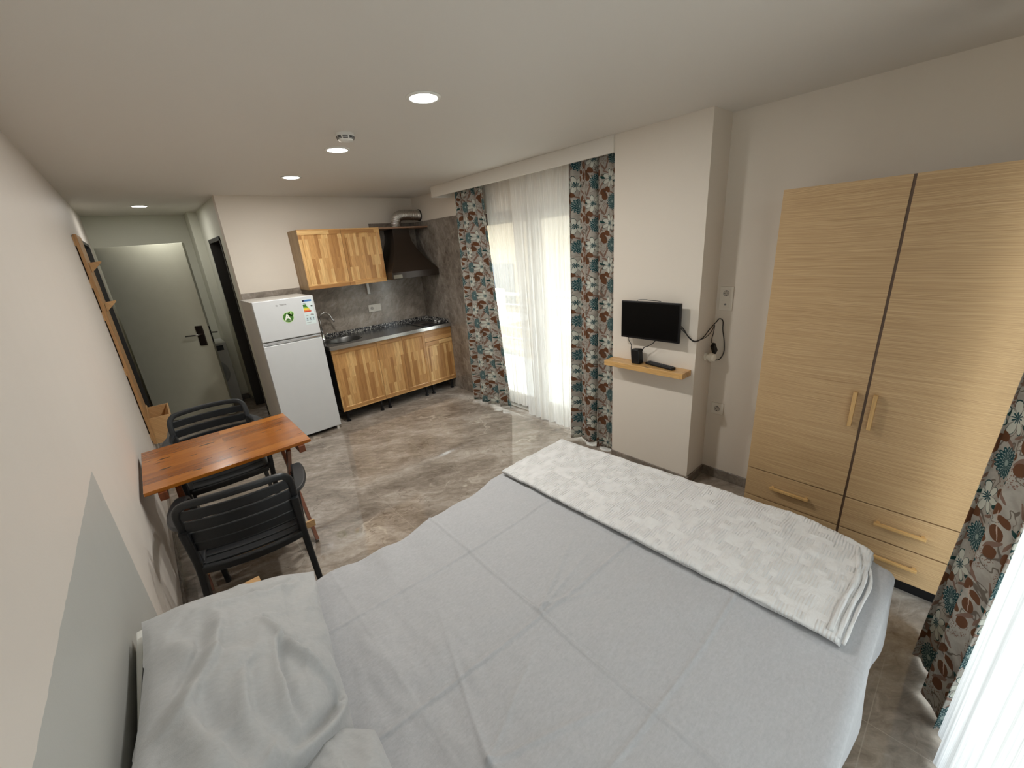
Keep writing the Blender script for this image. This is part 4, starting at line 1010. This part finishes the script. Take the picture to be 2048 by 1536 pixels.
# pillows: a patch between four corner points, puffed up on both sides
def pillow(name, label, C4, hgt, seed, folds=()):
    FL, FR, NR, NL = [Vector(q) for q in C4]
    nrm = ((FR - NL).cross(FL - NR)).normalized()
    if nrm.z < 0: nrm = -nrm
    m_ = MB(); N = 110
    def side(sg):
        def fn(u, v):
            p, q = u * 2 - 1, v * 2 - 1
            pp = p * (1 - .07 * (1 - q * q)); qq = q * (1 + (.05 if q < 0 else -.05) * (1 - p * p))
            a, b = (pp + 1) / 2, (qq + 1) / 2
            P = FL.lerp(FR, a).lerp(NL.lerp(NR, a), b)
            k = max(0, (1 - abs(p) ** 2.6) * (1 - abs(q) ** 2.8)) ** .55
            r = math.hypot(p, q)
            rad = math.sin(11 * math.atan2(q, p) + seed + 2 * fbm(p, q + seed, 1.2, 2)) * max(0, r - .45) * (1 - max(abs(p), abs(q)) ** 8)
            z = sg * hgt * k * (1 if sg > 0 else .8) + (min(1, k * 2.2)) * (.020 * fbm(p * .3 + seed, q * .4, 3.2, 4) + .015 * rad)
            if sg > 0:
                for (x0, y0, x1, y1, w, h) in folds:
                    ax, ay = x1 - x0, y1 - y0; L2 = ax * ax + ay * ay
                    t = max(0, min(1, ((p - x0) * ax + (q - y0) * ay) / L2))
                    bend = .10 * math.sin(t * PI)
                    ln = math.sqrt(L2); sd = ((p - x0) * ay - (q - y0) * ax) / ln + bend
                    over = math.hypot(p - x0 - ax * t, q - y0 - ay * t)
                    if over < .5:
                        env = math.sin(min(1, t * 1.0 + .02) * PI) ** .5 if 0 < t < 1 else 0
                        z += 1.7 * h * env * (math.exp(-(sd / w) ** 2) - .9 * math.exp(-((sd - w * 1.7) / w) ** 2))
                z += .0030 * (ridge(p - .28 - .05 * q, .018) + ridge(q + .28 - .04 * p, .016) + .7 * ridge(q - .12, .014)) * k
            return P + nrm * z
        return fn
    m_.grid(N, N, side(1)); m_.grid(N, N, side(-1))
    for k in range(N * N, 2 * N * N): m_.f[k] = tuple(reversed(m_.f[k]))
    o = m_.build(name, M_pillow, smooth=True)
    return tag(o, label, 'pillow')
pillow('pillow', 'grey pillow leaning on the wall at the far corner of the bed head',
       ((.036, -3.725, .880), (.500, -3.455, .560), (.385, -4.185, .565), (.012, -4.50, .99)), .085, 1.3,
       ((-.1, -.25, .85, .80, .035, .020), (.0, .0, .2, .9, .05, .012), (-.7, -.7, .7, -.75, .05, .008), (-.9, .3, -.5, -.6, .06, .012), (-.85, .1, -.25, .95, .09, .016), (-.95, -.5, -.3, .1, .10, .012), (.1, .95, .95, .72, .05, .014), (-.4, .2, .0, .95, .08, .012)))
pillow('pillow', 'grey pillow cut off by the bottom edge of the picture, nearest the camera',
       ((.13, -4.12, .740), (.425, -4.225, .590), (.40, -4.90, .57), (.06, -4.93, .74)), .08, 4.1, ((-.6, -.8, .5, -.2, .07, .012),))

# ------------------------------------------------------------------ curtains
def curtain(top, bot, z1, z0, folds, amp, fn_extra=None, nu=200, nv=60, fab=2.0, ph=0, irregular=.35):
    # top/bot: ((x,y) start,(x,y) end)
    T0, T1, B0, B1 = Vector(top[0]), Vector(top[1]), Vector(bot[0]), Vector(bot[1])
    wl = (T1 - T0).length * fab
    def pos(u, v):
        a = T0.lerp(T1, u); b = B0.lerp(B1, u); k = 1 - v   # v=1 top
        kk = k ** 1.1
        p = a.lerp(b, kk); d = (T1 - T0).normalized(); nrm = Vector((-d.y, d.x))
        w = folds * 2 * PI * (u + .012 * math.sin(u * 23 + ph)) + ph + .5 * math.sin(k * 2.2 + ph) * irregular
        A = amp * (.55 + .45 * k) * (1 + irregular * math.sin(u * 11 + ph * 2))
        off = A * math.sin(w) + A * .25 * math.sin(2.7 * w + 1 + k)
        along = A * .35 * math.sin(2 * w + .6)
        e = (0, 0, 0) if not fn_extra else fn_extra(u, k)
        return (p.x + nrm.x * off + d.x * along + e[0], p.y + nrm.y * off + d.y * along + e[1], z0 + (z1 - z0) * v + e[2] + .006 * math.sin(w * .5) * k)
    return pos, (lambda u, v: (u * wl, z0 + (z1 - z0) * v))
def make_curtain(name, label, cat, mat, args, kw, hem=True, solid=0):
    nu = kw.pop('nu', 200); nv = kw.pop('nv', 70)
    p, uv = curtain(*args, **kw)
    o = MB().grid(nu, nv, p, 0, uv).build(name, mat, smooth=True, solid=solid)
    return tag(o, label, cat)
cx = 2.985
make_curtain('floral_curtain', 'floral drape at the left of the balcony door, next to the kitchen', 'curtain', M_floral,
    (((cx + .03, -1.135), (cx + .03, -1.625)), ((2.95, -1.165), (3.03, -1.80)), 2.40, .045, 4.5, .042), dict(fab=1.75, ph=.6), solid=.002)
make_curtain('floral_curtain', 'floral drape hanging at the right of the balcony door, against the pillar', 'curtain', M_floral,
    (((cx, -2.765), (cx, -3.205)), ((cx, -2.745), (cx - .01, -3.205)), 2.40, .02, 3.0, .040), dict(fab=1.5, ph=3.9, irregular=.7), solid=.002)
make_curtain('voile_curtain', 'sheer white voile pulled towards the kitchen side of the balcony door, leaving a gap', 'sheer curtain', M_sheer,
    (((3.085, -1.56), (3.085, -2.14)), ((3.12, -1.66), (3.12, -1.985)), 2.40, .07, 6.5, .013), dict(fab=1.6, ph=1.0, nu=300))
make_curtain('voile_curtain', 'wide white voile hanging straight in the middle of the balcony door', 'sheer curtain', M_sheer2,
    (((3.055, -1.98), (3.055, -2.80)), ((3.06, -2.045), (3.06, -2.77)), 2.40, .03, 7.5, .022), dict(fab=1.7, ph=2.0, nu=300))
# curtain beside the wardrobe: hangs before the back wall
def flare(u, k): return (0, .035 * k * (1 - u * .6), 0)
make_curtain('floral_curtain', 'floral drape at the right edge of the photo, in front of the wardrobe', 'curtain', M_floral,
    (((2.46, -5.262), (2.02, -5.290)), ((2.46, -5.205), (1.99, -5.262)), 2.41, .015, 2.6, .030), dict(fab=1.9, ph=5.2, irregular=.5, nu=220, nv=120), solid=.002)
make_curtain('voile_curtain', 'dense white striped voile at the lower right corner of the photo', 'sheer curtain', M_sheer3,
    (((2.08, -5.312), (.25, -5.312)), ((2.03, -5.296), (.25, -5.306)), 2.41, .02, 15, .018), dict(fab=1.5, ph=.4, nu=520, nv=60))
struct('trim_7', MB().box(.1, 2.6, -5.36, -5.22, 2.412, H), M_trimw)
struct('trim_8', MB().box(2.96, 3.12, -3.235, -1.06, 2.402, H), M_trimw)
